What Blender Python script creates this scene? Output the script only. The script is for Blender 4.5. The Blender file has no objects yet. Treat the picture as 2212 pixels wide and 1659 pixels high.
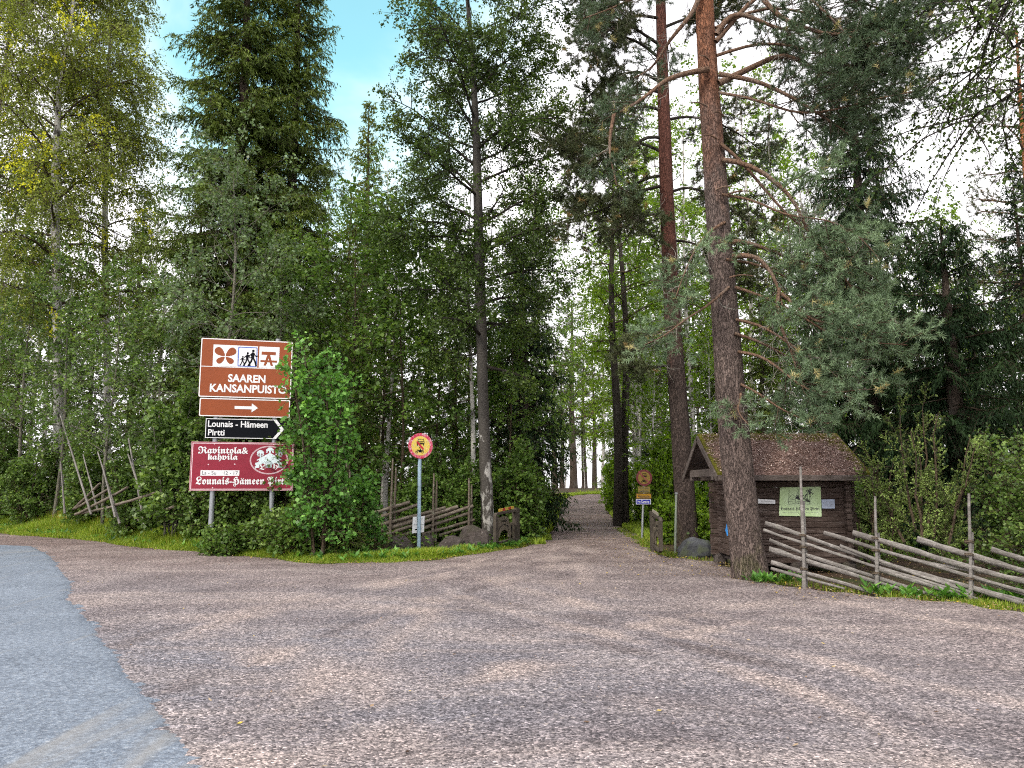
import bpy, math, random
import numpy as np
from mathutils import Vector

# ------------------------------------------------------------------ camera, world, sun, exposure
S = bpy.context.scene
COL = S.collection
CAM_Z, PITCH, FPX = 1.6, math.radians(7.53), 1671.0          # eye height, upward tilt, focal length in photo units (2212 wide)
cam_d = bpy.data.cameras.new("camera")
cam_d.sensor_fit = 'HORIZONTAL'
cam_d.angle = 2 * math.atan(1106.0 / FPX)
cam_d.clip_start, cam_d.clip_end = 0.05, 6000.0
cam = bpy.data.objects.new("camera", cam_d)
COL.objects.link(cam)
cam.location = (0, 0, CAM_Z)
cam.rotation_euler = (math.radians(90) + PITCH, 0, 0)
S.camera = cam

S.render.engine = 'CYCLES'
S.view_settings.view_transform = 'Standard'
S.view_settings.look = 'None'
S.view_settings.exposure = 0.95
S.view_settings.gamma = 1.0
cy = S.cycles
cy.max_bounces = 7
cy.diffuse_bounces = 4
cy.glossy_bounces = 2
cy.transmission_bounces = 4
cy.transparent_max_bounces = 4
cy.use_adaptive_sampling = True
cy.adaptive_threshold = 0.03
cy.time_limit = 800
cy.use_denoising = False
cy.pixel_filter_type = 'BLACKMAN_HARRIS'
cy.filter_width = 1.1
cy.sample_clamp_indirect = 6.0
cy.caustics_reflective = False
cy.caustics_refractive = False

SUN_EL, SUN_AZ = math.radians(42), math.radians(215)          # azimuth clockwise from +Y: behind the camera, to the left
sun_dir = Vector((math.sin(SUN_AZ) * math.cos(SUN_EL), math.cos(SUN_AZ) * math.cos(SUN_EL), math.sin(SUN_EL)))
sl = bpy.data.lights.new("sun", 'SUN')
sl.energy, sl.angle, sl.color = 1.5, math.radians(10), (1.0, 0.92, 0.80)
so = bpy.data.objects.new("sun", sl)
COL.objects.link(so)
so.rotation_euler = sun_dir.to_track_quat('Z', 'Y').to_euler()

def make_world():
    w = bpy.data.worlds.new("World"); S.world = w; w.use_nodes = True
    nt = w.node_tree; N = nt.nodes; L = nt.links
    N.clear()
    out = N.new('ShaderNodeOutputWorld')
    sky = N.new('ShaderNodeTexSky'); sky.sky_type = 'NISHITA'; sky.sun_disc = False
    sky.sun_elevation = SUN_EL; sky.sun_rotation = SUN_AZ
    tint = N.new('ShaderNodeMix'); tint.data_type = 'RGBA'; tint.blend_type = 'MULTIPLY'
    tint.inputs[0].default_value = 1.0
    tint.inputs[7].default_value = (0.85, 1.72, 1.22, 1)
    L.new(sky.outputs[0], tint.inputs[6])
    bs = N.new('ShaderNodeBackground'); bs.inputs[1].default_value = 0.135
    L.new(tint.outputs[2], bs.inputs[0])
    tc = N.new('ShaderNodeTexCoord')
    nz = N.new('ShaderNodeTexNoise'); nz.inputs['Scale'].default_value = 2.6; nz.inputs['Detail'].default_value = 6
    nz.inputs['Roughness'].default_value = 0.55; nz.inputs['Distortion'].default_value = 0.5
    L.new(tc.outputs['Generated'], nz.inputs[0])
    # a clear break in the cloud, high and a little to the left of the way we look
    C = Vector((-0.22, 0.80, 0.56)).normalized()
    dot = N.new('ShaderNodeVectorMath'); dot.operation = 'DOT_PRODUCT'; dot.inputs[1].default_value = C
    nrm = N.new('ShaderNodeVectorMath'); nrm.operation = 'NORMALIZE'
    L.new(tc.outputs['Generated'], nrm.inputs[0]); L.new(nrm.outputs[0], dot.inputs[0])
    a = N.new('ShaderNodeMath'); a.operation = 'MULTIPLY_ADD'; a.inputs[1].default_value = 0.14; 
    L.new(nz.outputs[0], a.inputs[0]); L.new(dot.outputs['Value'], a.inputs[2])
    mr = N.new('ShaderNodeMapRange'); mr.interpolation_type = 'SMOOTHSTEP'
    mr.inputs['From Min'].default_value = 1.015; mr.inputs['From Max'].default_value = 1.075
    mr.inputs['To Min'].default_value = 1.0; mr.inputs['To Max'].default_value = 0.10
    L.new(a.outputs[0], mr.inputs['Value'])
    # cloud brightness, softly mottled
    nz2 = N.new('ShaderNodeTexNoise'); nz2.inputs['Scale'].default_value = 3.5; nz2.inputs['Detail'].default_value = 4
    L.new(tc.outputs['Generated'], nz2.inputs[0])
    cr = N.new('ShaderNodeValToRGB')
    cr.color_ramp.elements[0].position = 0.3; cr.color_ramp.elements[0].color = (0.80, 0.79, 0.83, 1)
    cr.color_ramp.elements[1].position = 0.6; cr.color_ramp.elements[1].color = (1.0, 0.97, 0.99, 1)
    L.new(nz2.outputs[0], cr.inputs[0])
    bc = N.new('ShaderNodeBackground'); bc.inputs[1].default_value = 1.0
    L.new(cr.outputs[0], bc.inputs[0])
    mx = N.new('ShaderNodeMixShader')
    L.new(mr.outputs[0], mx.inputs[0]); L.new(bs.outputs[0], mx.inputs[1]); L.new(bc.outputs[0], mx.inputs[2])
    L.new(mx.outputs[0], out.inputs[0])
make_world()

# ------------------------------------------------------------------ library: pixels to points, meshes, materials
CP, SP = math.cos(PITCH), math.sin(PITCH)
def at(px, py, y):
    """the point at distance y (metres, along the ground) seen at photo position px, py"""
    a, b = (px - 1106.0) / FPX, (829.5 - py) / FPX
    d = np.array([a, CP - b * SP, SP + b * CP])
    p = d * (y / d[1]); p[2] += CAM_Z
    return p
def gp(px, py, z=0.0):
    """the point of the level z seen at px, py"""
    a, b = (px - 1106.0) / FPX, (829.5 - py) / FPX
    d = np.array([a, CP - b * SP, SP + b * CP])
    t = (z - CAM_Z) / d[2]
    p = d * t; p[2] += CAM_Z
    return p
def gx(px, y, z=0.0):
    zc = y * CP + (z - CAM_Z) * SP
    return (px - 1106.0) / FPX * zc
def sstep(a, b, x):
    t = np.clip((np.asarray(x, float) - a) / (b - a), 0, 1)
    return t * t * (3 - 2 * t)
def unit(v):
    return v / (np.linalg.norm(v, axis=-1, keepdims=True) + 1e-9)

class MB:
    """collects pieces of ONE mesh"""
    def __init__(self):
        self.v, self.f, self.t, self.m, self.s, self.n = [], [], [], [], [], 0
    def add(self, V, F, tone=0.5, mat=0, smooth=False):
        V = np.asarray(V, float).reshape(-1, 3)
        F = np.asarray(F, int)
        if F.size == 0: return self
        self.f.append((F + self.n)); self.v.append(V)
        self.t.append(np.broadcast_to(np.asarray(tone, float), (len(V),)))
        self.m.append(np.full(len(F), mat)); self.s.append(np.full(len(F), smooth))
        self.n += len(V)
        return self
    def poly(self, V, mat=0, tone=0.5):
        V = np.asarray(V, float)
        return self.add(V, [list(range(len(V)))], tone, mat)
    def box(self, c, size, R=None, mat=0, tone=0.5, bev=0.0):
        sx, sy, sz = np.asarray(size) / 2.0
        if bev <= 0:
            V = np.array([[x, y, z] for x in (-sx, sx) for y in (-sy, sy) for z in (-sz, sz)])
            F = [[0, 1, 3, 2], [4, 6, 7, 5], [0, 4, 5, 1], [2, 3, 7, 6], [0, 2, 6, 4], [1, 5, 7, 3]]
        else:
            b = min(bev, sx * .45, sy * .45, sz * .45)
            o = [(sx - b, sy), (sx, sy - b)]
            ring = [(sx - b, -sy), (sx, -sy + b), (sx, sy - b), (sx - b, sy), (-sx + b, sy), (-sx, sy - b), (-sx, -sy + b), (-sx + b, -sy)]
            inn = [(sx - b, -sy + b)] * 2 + [(sx - b, sy - b)] * 2 + [(-sx + b, sy - b)] * 2 + [(-sx + b, -sy + b)] * 2
            V = [(x, y, -sz) for x, y in inn] + [(x, y, -sz + b) for x, y in ring] + [(x, y, sz - b) for x, y in ring] + [(x, y, sz) for x, y in inn]
            V = np.array(V); F = []
            for k in range(3):
                for i in range(8):
                    j = (i + 1) % 8
                    F.append([k * 8 + i, k * 8 + j, k * 8 + 8 + j, k * 8 + 8 + i])
            F.append([7, 5, 3, 1]); F.append([25, 27, 29, 31])
            F4 = F
            F = F4
        V = np.asarray(V, float)
        if R is not None: V = V @ np.asarray(R).T
        return self.add(V + np.asarray(c), F, tone, mat)
    def tube(self, P, R, sides=8, mat=0, tone=0.5, caps=True, rough=0.0, rng=None, squash=None):
        P = np.asarray(P, float); n = len(P); R = np.broadcast_to(np.asarray(R, float), (n,))
        T = np.gradient(P, axis=0); T = unit(T)
        mean = unit(P[-1] - P[0])
        ref = np.array([1.0, 0, 0]) if abs(mean[0]) < .8 else np.array([0, 1.0, 0])
        U = unit(np.cross(T, ref)); W = np.cross(T, U)
        a = np.linspace(0, 2 * np.pi, sides, endpoint=False)
        rr = R[:, None] * np.ones((1, sides))
        if rough > 0:
            rr = rr * (1 + rough * (rng.random((n, sides)) - .5) * 2)
        su, sw = squash if squash else (1, 1)
        V = P[:, None, :] + rr[:, :, None] * (su * np.cos(a)[None, :, None] * U[:, None, :] + sw * np.sin(a)[None, :, None] * W[:, None, :])
        idx = np.arange(n * sides).reshape(n, sides)
        A = idx[:-1]; B = np.roll(A, -1, 1); D = idx[1:]; C = np.roll(D, -1, 1)
        F = np.stack([A, B, C, D], -1).reshape(-1, 4)
        tt = tone if np.isscalar(tone) else np.repeat(np.asarray(tone), sides)
        self.add(V.reshape(-1, 3), F, tt, mat, True)
        if caps:
            self.add(V[0][::-1], [list(range(sides))], tone if np.isscalar(tone) else tone[0], mat)
            self.add(V[-1], [list(range(sides))], tone if np.isscalar(tone) else tone[-1], mat)
        return self
    def tubes(self, P, R, sides=4, mat=0, tone=0.5):
        """many thin tubes at once: P (k, m, 3), R (k, m)"""
        k, m = P.shape[:2]
        if k == 0: return self
        T = unit(np.gradient(P, axis=1))
        mean = unit(P[:, -1] - P[:, 0])
        ref = np.where((np.abs(mean[:, 2]) < .85)[:, None], np.array([[0, 0, 1.0]]), np.array([[1.0, 0, 0]]))[:, None, :]
        U = unit(np.cross(T, np.broadcast_to(ref, T.shape))); W = np.cross(T, U)
        a = np.linspace(0, 2 * np.pi, sides, endpoint=False)
        V = P[:, :, None, :] + R[:, :, None, None] * (np.cos(a)[None, None, :, None] * U[:, :, None, :] + np.sin(a)[None, None, :, None] * W[:, :, None, :])
        idx = np.arange(k * m * sides).reshape(k, m, sides)
        A = idx[:, :-1]; B = np.roll(A, -1, 2); D = idx[:, 1:]; C = np.roll(D, -1, 2)
        F = np.stack([A, B, C, D], -1).reshape(-1, 4)
        tt = tone if np.isscalar(tone) else np.repeat(np.asarray(tone), m * sides)
        return self.add(V.reshape(-1, 3), F, tt, mat, True)
    def leaves(self, P, D, Lg, Wd, tone, up=0.4, rng=None, mat=0, fold=0.0):
        """rhombic leaves: base P, direction D, length Lg, half width Wd"""
        n = len(P)
        nr = rng.normal(size=(n, 3)); nr[:, 2] += up * 3
        sd = unit(np.cross(D, unit(nr))); up_ = np.cross(sd, D)
        Lg = np.broadcast_to(np.asarray(Lg, float), (n,))[:, None]; Wd = np.broadcast_to(np.asarray(Wd, float), (n,))[:, None]
        mid = P + D * Lg * .45 + up_ * fold * Lg
        V = np.stack([P, mid + sd * Wd, P + D * Lg, mid - sd * Wd], 1).reshape(-1, 3)
        F = np.arange(n * 4).reshape(n, 4)
        return self.add(V, F, np.repeat(np.broadcast_to(tone, (n,)), 4), mat)
    def needles(self, P, D, Lg, Wd, tone, rng, mat=0):
        n = len(P)
        sd = unit(np.cross(D, rng.normal(size=(n, 3)))) * Wd
        Lg = np.broadcast_to(np.asarray(Lg, float), (n,))[:, None]
        V = np.stack([P - sd, P + sd, P + D * Lg], 1).reshape(-1, 3)
        return self.add(V, np.arange(n * 3).reshape(n, 3), np.repeat(np.broadcast_to(tone, (n,)), 3), mat)
    def mesh(self, name, mats, tone=True):
        me = bpy.data.meshes.new(name)
        if self.n == 0: return me
        V = np.concatenate(self.v); T = np.concatenate(self.t)
        lt, lv = [], []
        for F in self.f:
            lt.append(np.full(len(F), F.shape[1])); lv.append(F.reshape(-1))
        lt = np.concatenate(lt).astype(np.int32); lv = np.concatenate(lv).astype(np.int32)
        me.vertices.add(len(V)); me.vertices.foreach_set('co', V.astype(np.float32).reshape(-1))
        me.loops.add(len(lv)); me.loops.foreach_set('vertex_index', lv)
        me.polygons.add(len(lt))
        me.polygons.foreach_set('loop_start', np.concatenate([[0], np.cumsum(lt)[:-1]]).astype(np.int32))
        me.polygons.foreach_set('material_index', np.concatenate(self.m).astype(np.int32))
        me.polygons.foreach_set('use_smooth', np.concatenate(self.s))
        if tone:
            at_ = me.attributes.new('tone', 'FLOAT', 'POINT'); at_.data.foreach_set('value', T.astype(np.float32))
        me.update(calc_edges=True)
        for m in (mats if isinstance(mats, (list, tuple)) else [mats]): me.materials.append(m)
        return me
    def build(self, name, mats, parent=None, tone=True):
        o = bpy.data.objects.new(name, self.mesh(name, mats, tone))
        COL.objects.link(o)
        if parent is not None:
            o.parent = parent
            o.matrix_parent_inverse = parent.matrix_basis.inverted()
        return o

def tag(o, label=None, cat=None, group=None, kind=None):
    if label: o['label'] = label
    if cat: o['category'] = cat
    if group: o['group'] = group
    if kind: o['kind'] = kind
    return o
def thing(name, loc, label, cat, group=None, rz=0.0, sc=1.0):
    o = bpy.data.objects.new(name, None); COL.objects.link(o)
    o.location = [float(c) for c in loc]; o.rotation_euler = (0, 0, rz)
    o.scale = (sc, sc, sc) if np.isscalar(sc) else sc
    o.empty_display_size = 0.2
    return tag(o, label, cat, group)
def local(mb, name, mats, parent):
    """link a piece given in its thing's own coordinates"""
    o = bpy.data.objects.new(name, mb.mesh(name, mats)); COL.objects.link(o); o.parent = parent
    return o
def copy_tree(o, parent=None):
    c = o.copy(); COL.objects.link(c)
    if parent is not None: c.parent = parent
    for ch in list(o.children): copy_tree(ch, c)
    return c
def Rz(a):
    c, s = math.cos(a), math.sin(a); return np.array([[c, -s, 0], [s, c, 0], [0, 0, 1.0]])
def frame(d, up=(0, 0, 1)):
    """rotation whose x axis runs along d"""
    x = unit(np.asarray(d, float)); y = unit(np.cross(up, x)); z = np.cross(x, y)
    return np.stack([x, y, z], 1)

class NT:
    def __init__(self, name):
        self.m = bpy.data.materials.new(name); self.m.use_nodes = True
        self.nt = self.m.node_tree; self.N = self.nt.nodes; self.L = self.nt.links
        self.N.clear(); self.out = self.N.new('ShaderNodeOutputMaterial')
    def n(self, t, **kw):
        x = self.N.new('ShaderNode' + t)
        for k, v in kw.items():
            if k[0] == 'i' and k[1:].isdigit(): x.inputs[int(k[1:])].default_value = v
            elif hasattr(x, k): setattr(x, k, v)
            else: x.inputs[k.replace('_', ' ')].default_value = v
        return x
    def l(self, a, b): self.L.new(a, b)
    def coord(self, scale=(1, 1, 1), out='Object'):
        tc = self.n('TexCoord'); mp = self.n('Mapping'); mp.inputs['Scale'].default_value = scale
        self.l(tc.outputs[out], mp.inputs[0]); return mp.outputs[0]
    def noise(self, vec, scale, detail=4, rough=.55, dist=0):
        x = self.n('TexNoise'); x.inputs['Scale'].default_value = scale; x.inputs['Detail'].default_value = detail
        x.inputs['Roughness'].default_value = rough; x.inputs['Distortion'].default_value = dist
        self.l(vec, x.inputs['Vector']); return x
    def voro(self, vec, scale, feature='F1', rnd=1.0):
        x = self.n('TexVoronoi'); x.feature = feature; x.inputs['Scale'].default_value = scale
        x.inputs['Randomness'].default_value = rnd
        self.l(vec, x.inputs['Vector']); return x
    def ramp(self, fac, stops, interp='LINEAR'):
        x = self.n('ValToRGB'); r = x.color_ramp; r.interpolation = interp
        while len(r.elements) < len(stops): r.elements.new(.5)
        for e, (p, c) in zip(r.elements, stops):
            e.position = p; e.color = (*c, 1) if len(c) == 3 else c
        self.l(fac, x.inputs[0]); return x.outputs[0]
    def mix(self, fac, a, b, mode='MIX'):
        x = self.n('Mix'); x.data_type = 'RGBA'; x.blend_type = mode
        for s, i in ((fac, 0), (a, 6), (b, 7)):
            if hasattr(s, 'links'): self.l(s, x.inputs[i])
            else: x.inputs[i].default_value = s if i == 0 else ((*s, 1) if len(s) == 3 else s)
        return x.outputs[2]
    def math(self, op, a, b=0.0, c=0.0):
        x = self.n('Math'); x.operation = op
        for i, s in enumerate((a, b, c)):
            if hasattr(s, 'links'): self.l(s, x.inputs[i])
            else: x.inputs[i].default_value = s
        return x.outputs[0]
    def maprange(self, v, a, b, c=0., d=1.):
        x = self.n('MapRange'); self.l(v, x.inputs[0])
        for i, s in enumerate((a, b, c, d)): x.inputs[i + 1].default_value = s
        return x.outputs[0]
    def bump(self, h, strength=.5, dist=.02, nrm=None):
        x = self.n('Bump'); x.inputs['Strength'].default_value = strength; x.inputs['Distance'].default_value = dist
        self.l(h, x.inputs['Height'])
        if nrm is not None: self.l(nrm, x.inputs['Normal'])
        return x.outputs[0]
    def bsdf(self, col, rough=.7, spec=.3, nrm=None, metal=0.):
        b = self.n('BsdfPrincipled')
        for s, k in ((col, 'Base Color'), (rough, 'Roughness'), (spec, 'Specular IOR Level'), (metal, 'Metallic')):
            if hasattr(s, 'links'): self.l(s, b.inputs[k])
            elif k == 'Base Color': b.inputs[k].default_value = (*s, 1)
            else: b.inputs[k].default_value = s
        if nrm is not None: self.l(nrm, b.inputs['Normal'])
        self.l(b.outputs[0], self.out.inputs[0]); return b
    def tone(self):
        a = self.n('Attribute'); a.attribute_name = 'tone'; return a.outputs['Fac']

def leaf_mat(name, stops, trans=.35, rough=.45, spec=.35, tint=(1.3, 1.35, .6)):
    """thin leaves: a glossy face that also lets light through; the tone of each leaf picks its own green"""
    wide = lambda p: .55 + 1.0 * min(p, .9)                     # leaves of one tree differ: some deep, some pale
    stops = [(p, tuple(min(.8, c * wide(p)) for c in q)) for p, q in stops]
    k = NT(name); col = k.ramp(k.tone(), stops)
    b = k.bsdf(col, rough, spec * .85)
    t = k.n('BsdfTranslucent'); k.l(k.mix(1.0, col, tint, 'MULTIPLY'), t.inputs[0])
    mx = k.n('MixShader'); mx.inputs[0].default_value = trans
    k.l(b.outputs[0], mx.inputs[1]); k.l(t.outputs[0], mx.inputs[2]); k.l(mx.outputs[0], k.out.inputs[0])
    return k.m
def plain(name, col, rough=.6, spec=.3, metal=0., var=.12, scale=18., bump=.15):
    """painted or bare surface with a little wear"""
    k = NT(name); v = k.coord()
    nz = k.noise(v, scale, 5, .6); nz2 = k.noise(v, scale * .17, 3)
    f = k.math('ADD', k.math('MULTIPLY', nz.outputs[0], .6), k.math('MULTIPLY', nz2.outputs[0], .4))
    lo = tuple(c * (1 - var) for c in col); hi = tuple(min(1, c * (1 + var)) for c in col)
    c = k.ramp(f, [(.3, lo), (.7, hi)])
    k.bsdf(c, rough, spec, k.bump(nz.outputs[0], bump, .003) if bump else None, metal)
    return k.m
# ------------------------------------------------------------------ terrain
EDGE_PX = [(-260, 1128), (0, 1150), (150, 1163), (300, 1180), (450, 1195), (600, 1205), (700, 1213), (850, 1213), (950, 1207), (1050, 1193), (1130, 1180), (1165, 1165)]
EDGE_L = np.array([gp(*p)[:2] for p in EDGE_PX])                       # left rim of the gravel yard
ROAD_L = np.array([(1.0, 24.5), (1.55, 29.), (1.95, 34.), (2.7, 44.), (3.7, 56.), (4.6, 63.), (6.6, 69.5), (11., 73.5), (22., 76.), (40., 78)])
ROAD_R = np.array([(4.05, 24.5), (4.25, 29.), (4.5, 34.), (5.3, 44.), (6.6, 54.), (8.4, 61.), (11.5, 66.5), (16., 69.5), (24., 71.5), (40., 73.)])
EDGE_R_PX = [(1330, 1140), (1370, 1165), (1410, 1190), (1450, 1203), (1560, 1212), (1590, 1240), (1640, 1252), (1740, 1268), (1900, 1287), (2080, 1302), (2212, 1322), (2500, 1352)]
EDGE_R = np.array([gp(*p)[:2] for p in EDGE_R_PX])
def H(x, y):
    x = np.asarray(x, float); y = np.asarray(y, float)
    ey = np.interp(x, EDGE_L[:, 0], EDGE_L[:, 1])
    bank = .42 * sstep(-.2, 3.6, y - ey) * sstep(-1.6, -4.5, x)
    far = .93 * sstep(28, 75, y) + .5 * sstep(73, 83, y)
    drop = -7.5 * sstep(88, 106, y)
    wob = .05 * np.sin(x * .7 + 1.3) * np.sin(y * .45) + .025 * np.sin(x * 1.9 + y * 1.1)
    return bank + far + drop + wob * .35
def on(px, y):
    x = gx(px, y, 0.0)
    for _ in range(3): x = gx(px, y, float(H(x, y)))
    return np.array([x, y, float(H(x, y))])

def ground_mat():
    k = NT('forest soil with needles and moss'); v = k.coord()
    n1 = k.noise(v, .9, 6, .6); n2 = k.noise(v, 14, 6, .65); n3 = k.voro(v, 55)
    c = k.ramp(n2.outputs[0], [(.25, (.035, .024, .016)), (.5, (.085, .058, .038)), (.75, (.15, .10, .07))])
    c = k.mix(k.maprange(n1.outputs[0], .48, .62), c, (.045, .075, .018))
    c = k.mix(k.maprange(n3.outputs['Distance'], .2, .5, 0, .5), c, (.06, .04, .03))
    k.bsdf(c, .95, .15, k.bump(n2.outputs[0], .8, .05)); return k.m
def gravel_mat():
    k = NT('crushed pink granite gravel'); v = k.coord()
    big = k.noise(v, .16, 3, .5); mid = k.noise(v, .75, 5, .62)
    s1 = k.voro(v, 62); s2 = k.voro(v, 130); s3 = k.voro(v, 26)
    fine = k.noise(v, 38, 4, .7)
    # body colour: pinkish grey stone with bluish crushed rock where the yard is worn
    pink = k.ramp(k.math('ADD', k.math('MULTIPLY', mid.outputs[0], .7), k.math('MULTIPLY', fine.outputs[0], .3)),
                  [(.3, (0.133, 0.108, 0.101)), (.5, (0.210, 0.176, 0.169)), (.7, (0.309, 0.276, 0.265))])
    blue = k.ramp(k.math('ADD', k.math('MULTIPLY', mid.outputs[0], .6), k.math('MULTIPLY', fine.outputs[0], .4)),
                  [(.3, (0.104, 0.109, 0.134)), (.5, (0.172, 0.175, 0.199)), (.7, (0.271, 0.260, 0.269))])
    sep = k.n('SeparateXYZ'); k.l(v, sep.inputs[0])
    near = k.maprange(sep.outputs[1], 17., 7., 0, 1); left = k.maprange(sep.outputs[0], 6., -2., 0.25, 1)
    worn = k.math('MULTIPLY', k.math('MULTIPLY', near, left), k.maprange(big.outputs[0], .25, .5))
    c = k.mix(worn, pink, blue)
    c = k.mix(k.maprange(sep.outputs[1], 15., 24., 0, .45), c, (.135, .088, .072))
    # wheel tracks sweeping from the road towards the left and right: paler fine dust
    mp = k.n('Mapping'); mp.inputs['Rotation'].default_value = (0, 0, math.radians(-24)); mp.inputs['Scale'].default_value = (.10, .75, 1)
    tc = k.n('TexCoord'); k.l(tc.outputs['Object'], mp.inputs[0])
    tr = k.noise(mp.outputs[0], 1.0, 5, .6, .8)
    c = k.mix(k.maprange(tr.outputs[0], .52, .66, 0, .6), c, (0.334, 0.291, 0.272))
    mp2 = k.n('Mapping'); mp2.inputs['Rotation'].default_value = (0, 0, math.radians(28)); mp2.inputs['Scale'].default_value = (.10, .7, 1)
    k.l(tc.outputs['Object'], mp2.inputs[0])
    tr2 = k.noise(mp2.outputs[0], 1.0, 5, .6, .8)
    c = k.mix(k.maprange(tr2.outputs[0], .54, .7, 0, .5), c, (0.140, 0.117, 0.115))
    tn = k.tone()
    c = k.mix(k.maprange(k.math('ADD', tn, k.math('MULTIPLY', k.math('SUBTRACT', mid.outputs[0], .5), .5)), .52, .95, 0, .85), c, (.34, .29, .265))
    c = k.mix(k.maprange(k.math('ADD', tn, k.math('MULTIPLY', k.math('SUBTRACT', mid.outputs[0], .5), .5)), .47, .10, 0, .8), c, (.115, .098, .098))
    # stones: every cell has a shade of its own
    def val(vx): 
        s = k.n('SeparateColor'); k.l(vx.outputs['Color'], s.inputs[0]); return s.outputs[0]
    sh = k.ramp(val(s1), [(0, (.34, .33, .34)), (.5, (.92, .91, .91)), (.86, (1.40, 1.37, 1.36)), (1, (2.3, 2.2, 2.15))])
    c = k.mix(1.0, c, sh, 'MULTIPLY')
    sh2 = k.ramp(val(s2), [(0, (.66, .66, .68)), (.6, (1.02, 1.0, 1.0)), (1, (1.45, 1.42, 1.4))])
    c = k.mix(.85, c, sh2, 'MULTIPLY')
    sp = k.noise(v, 17, 3, .75); c = k.mix(1.0, c, k.ramp(sp.outputs[0], [(.3, (.50, .50, .52)), (.5, (.97, .97, .97)), (.7, (1.58, 1.55, 1.52))]), 'MULTIPLY')
    big1 = k.maprange(val(s3), .93, .96)
    big2 = k.math('MULTIPLY', big1, k.maprange(s3.outputs['Distance'], .55, .4))
    c = k.mix(k.math('MULTIPLY', big2, .7), c, (.42, .37, .35))
    h = k.math('ADD', k.math('MULTIPLY', s1.outputs['Distance'], -1.0), k.math('MULTIPLY', fine.outputs[0], .6))
    nb = k.bump(h, .75, .014, k.bump(mid.outputs[0], .25, .06))
    k.bsdf(c, .9, .25, nb); return k.m
def asphalt_mat():
    k = NT('worn pale asphalt'); v = k.coord()
    s1 = k.voro(v, 85); fine = k.noise(v, 60, 4, .7); mid = k.noise(v, .8, 5, .6)
    sx = k.n('SeparateColor'); k.l(s1.outputs['Color'], sx.inputs[0])
    c = k.ramp(sx.outputs[0], [(0, (0.074, 0.093, 0.123)), (.5, (0.159, 0.197, 0.248)), (.9, (0.246, 0.290, 0.342)), (1, (0.386, 0.409, 0.431))])
    c = k.mix(.5, c, k.ramp(mid.outputs[0], [(.3, (0.112, 0.138, 0.178)), (.7, (0.208, 0.248, 0.305))]))
    mp = k.n('Mapping'); mp.inputs['Rotation'].default_value = (0, 0, math.radians(55)); mp.inputs['Scale'].default_value = (1.0, .12, 1)
    tc = k.n('TexCoord'); k.l(tc.outputs['Object'], mp.inputs[0])
    st = k.noise(mp.outputs[0], 1.6, 5, .65, 1.0)
    spk = k.noise(v, 22, 3, .75); c = k.mix(1.0, c, k.ramp(spk.outputs[0], [(.3, (.6, .6, .62)), (.5, (1, 1, 1)), (.7, (1.5, 1.48, 1.45))]), 'MULTIPLY')
    c = k.mix(k.maprange(st.outputs[0], .56, .68, 0, .55), c, (0.267, 0.261, 0.246))
    k.bsdf(c, .8, .3, k.bump(k.math('ADD', s1.outputs['Distance'], fine.outputs[0]), .6, .008)); return k.m
M_GROUND, M_GRAVEL, M_ASPHALT = ground_mat(), gravel_mat(), asphalt_mat()

def inside(poly, x, y):
    r = np.zeros(x.shape, bool); n = len(poly)
    for i in range(n):
        x1, y1 = poly[i]; x2, y2 = poly[(i + 1) % n]
        c = ((y1 > y) != (y2 > y)) & (x < (x2 - x1) * (y - y1) / (y2 - y1 + 1e-12) + x1)
        r ^= c
    return r
def seg_dist(poly, x, y, closed=True):
    d = np.full(x.shape, 1e9); n = len(poly)
    for i in range(n if closed else n - 1):
        a = np.asarray(poly[i]); b = np.asarray(poly[(i + 1) % n]); ab = b - a
        t = np.clip(((x - a[0]) * ab[0] + (y - a[1]) * ab[1]) / (ab @ ab + 1e-12), 0, 1)
        d = np.minimum(d, np.hypot(x - a[0] - t * ab[0], y - a[1] - t * ab[1]))
    return d
YARD = np.array([(-60, -12)] + [(-60, 50), (-40, 37.)] + [tuple(p) for p in EDGE_L] + [tuple(p) for p in ROAD_L] + [tuple(p) for p in ROAD_R[::-1]] + [tuple(p) for p in EDGE_R] + [(16, 5.5), (40, 0), (40, -12)])
def grid_sheet(name, xs, ys, zf, mat, keep=None, kind='structure'):
    X, Y = np.meshgrid(xs, ys); Z = zf(X, Y)
    V = np.stack([X, Y, Z], -1).reshape(-1, 3); i = np.arange(X.size).reshape(X.shape)
    F = np.stack([i[:-1, :-1], i[:-1, 1:], i[1:, 1:], i[1:, :-1]], -1).reshape(-1, 4)
    if keep is not None:
        cx = V[F].mean(1); F = F[keep(cx[:, 0], cx[:, 1])]
    mb = MB(); mb.add(V, F, .5, 0, True)
    o = mb.build(name, mat); o['kind'] = kind; return o
def ax(a, b, st): return np.arange(a, b + st / 2, st)
rngg = np.random.default_rng(5)
gxs = np.concatenate([[-900, -500, -250, -130, -80], ax(-50, -26, 2), ax(-25, 25, .4), ax(26, 50, 2), [80, 130, 250, 500, 900]])
gys = np.concatenate([[-400, -150, -60, -30], ax(-14, 2, 2), ax(3, 34, .4), ax(35, 110, 1.5), [130, 200, 400, 900, 1800, 3000]])
grid_sheet('ground', gxs, gys, lambda x, y: H(x, y) - .035, M_GROUND)
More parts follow.
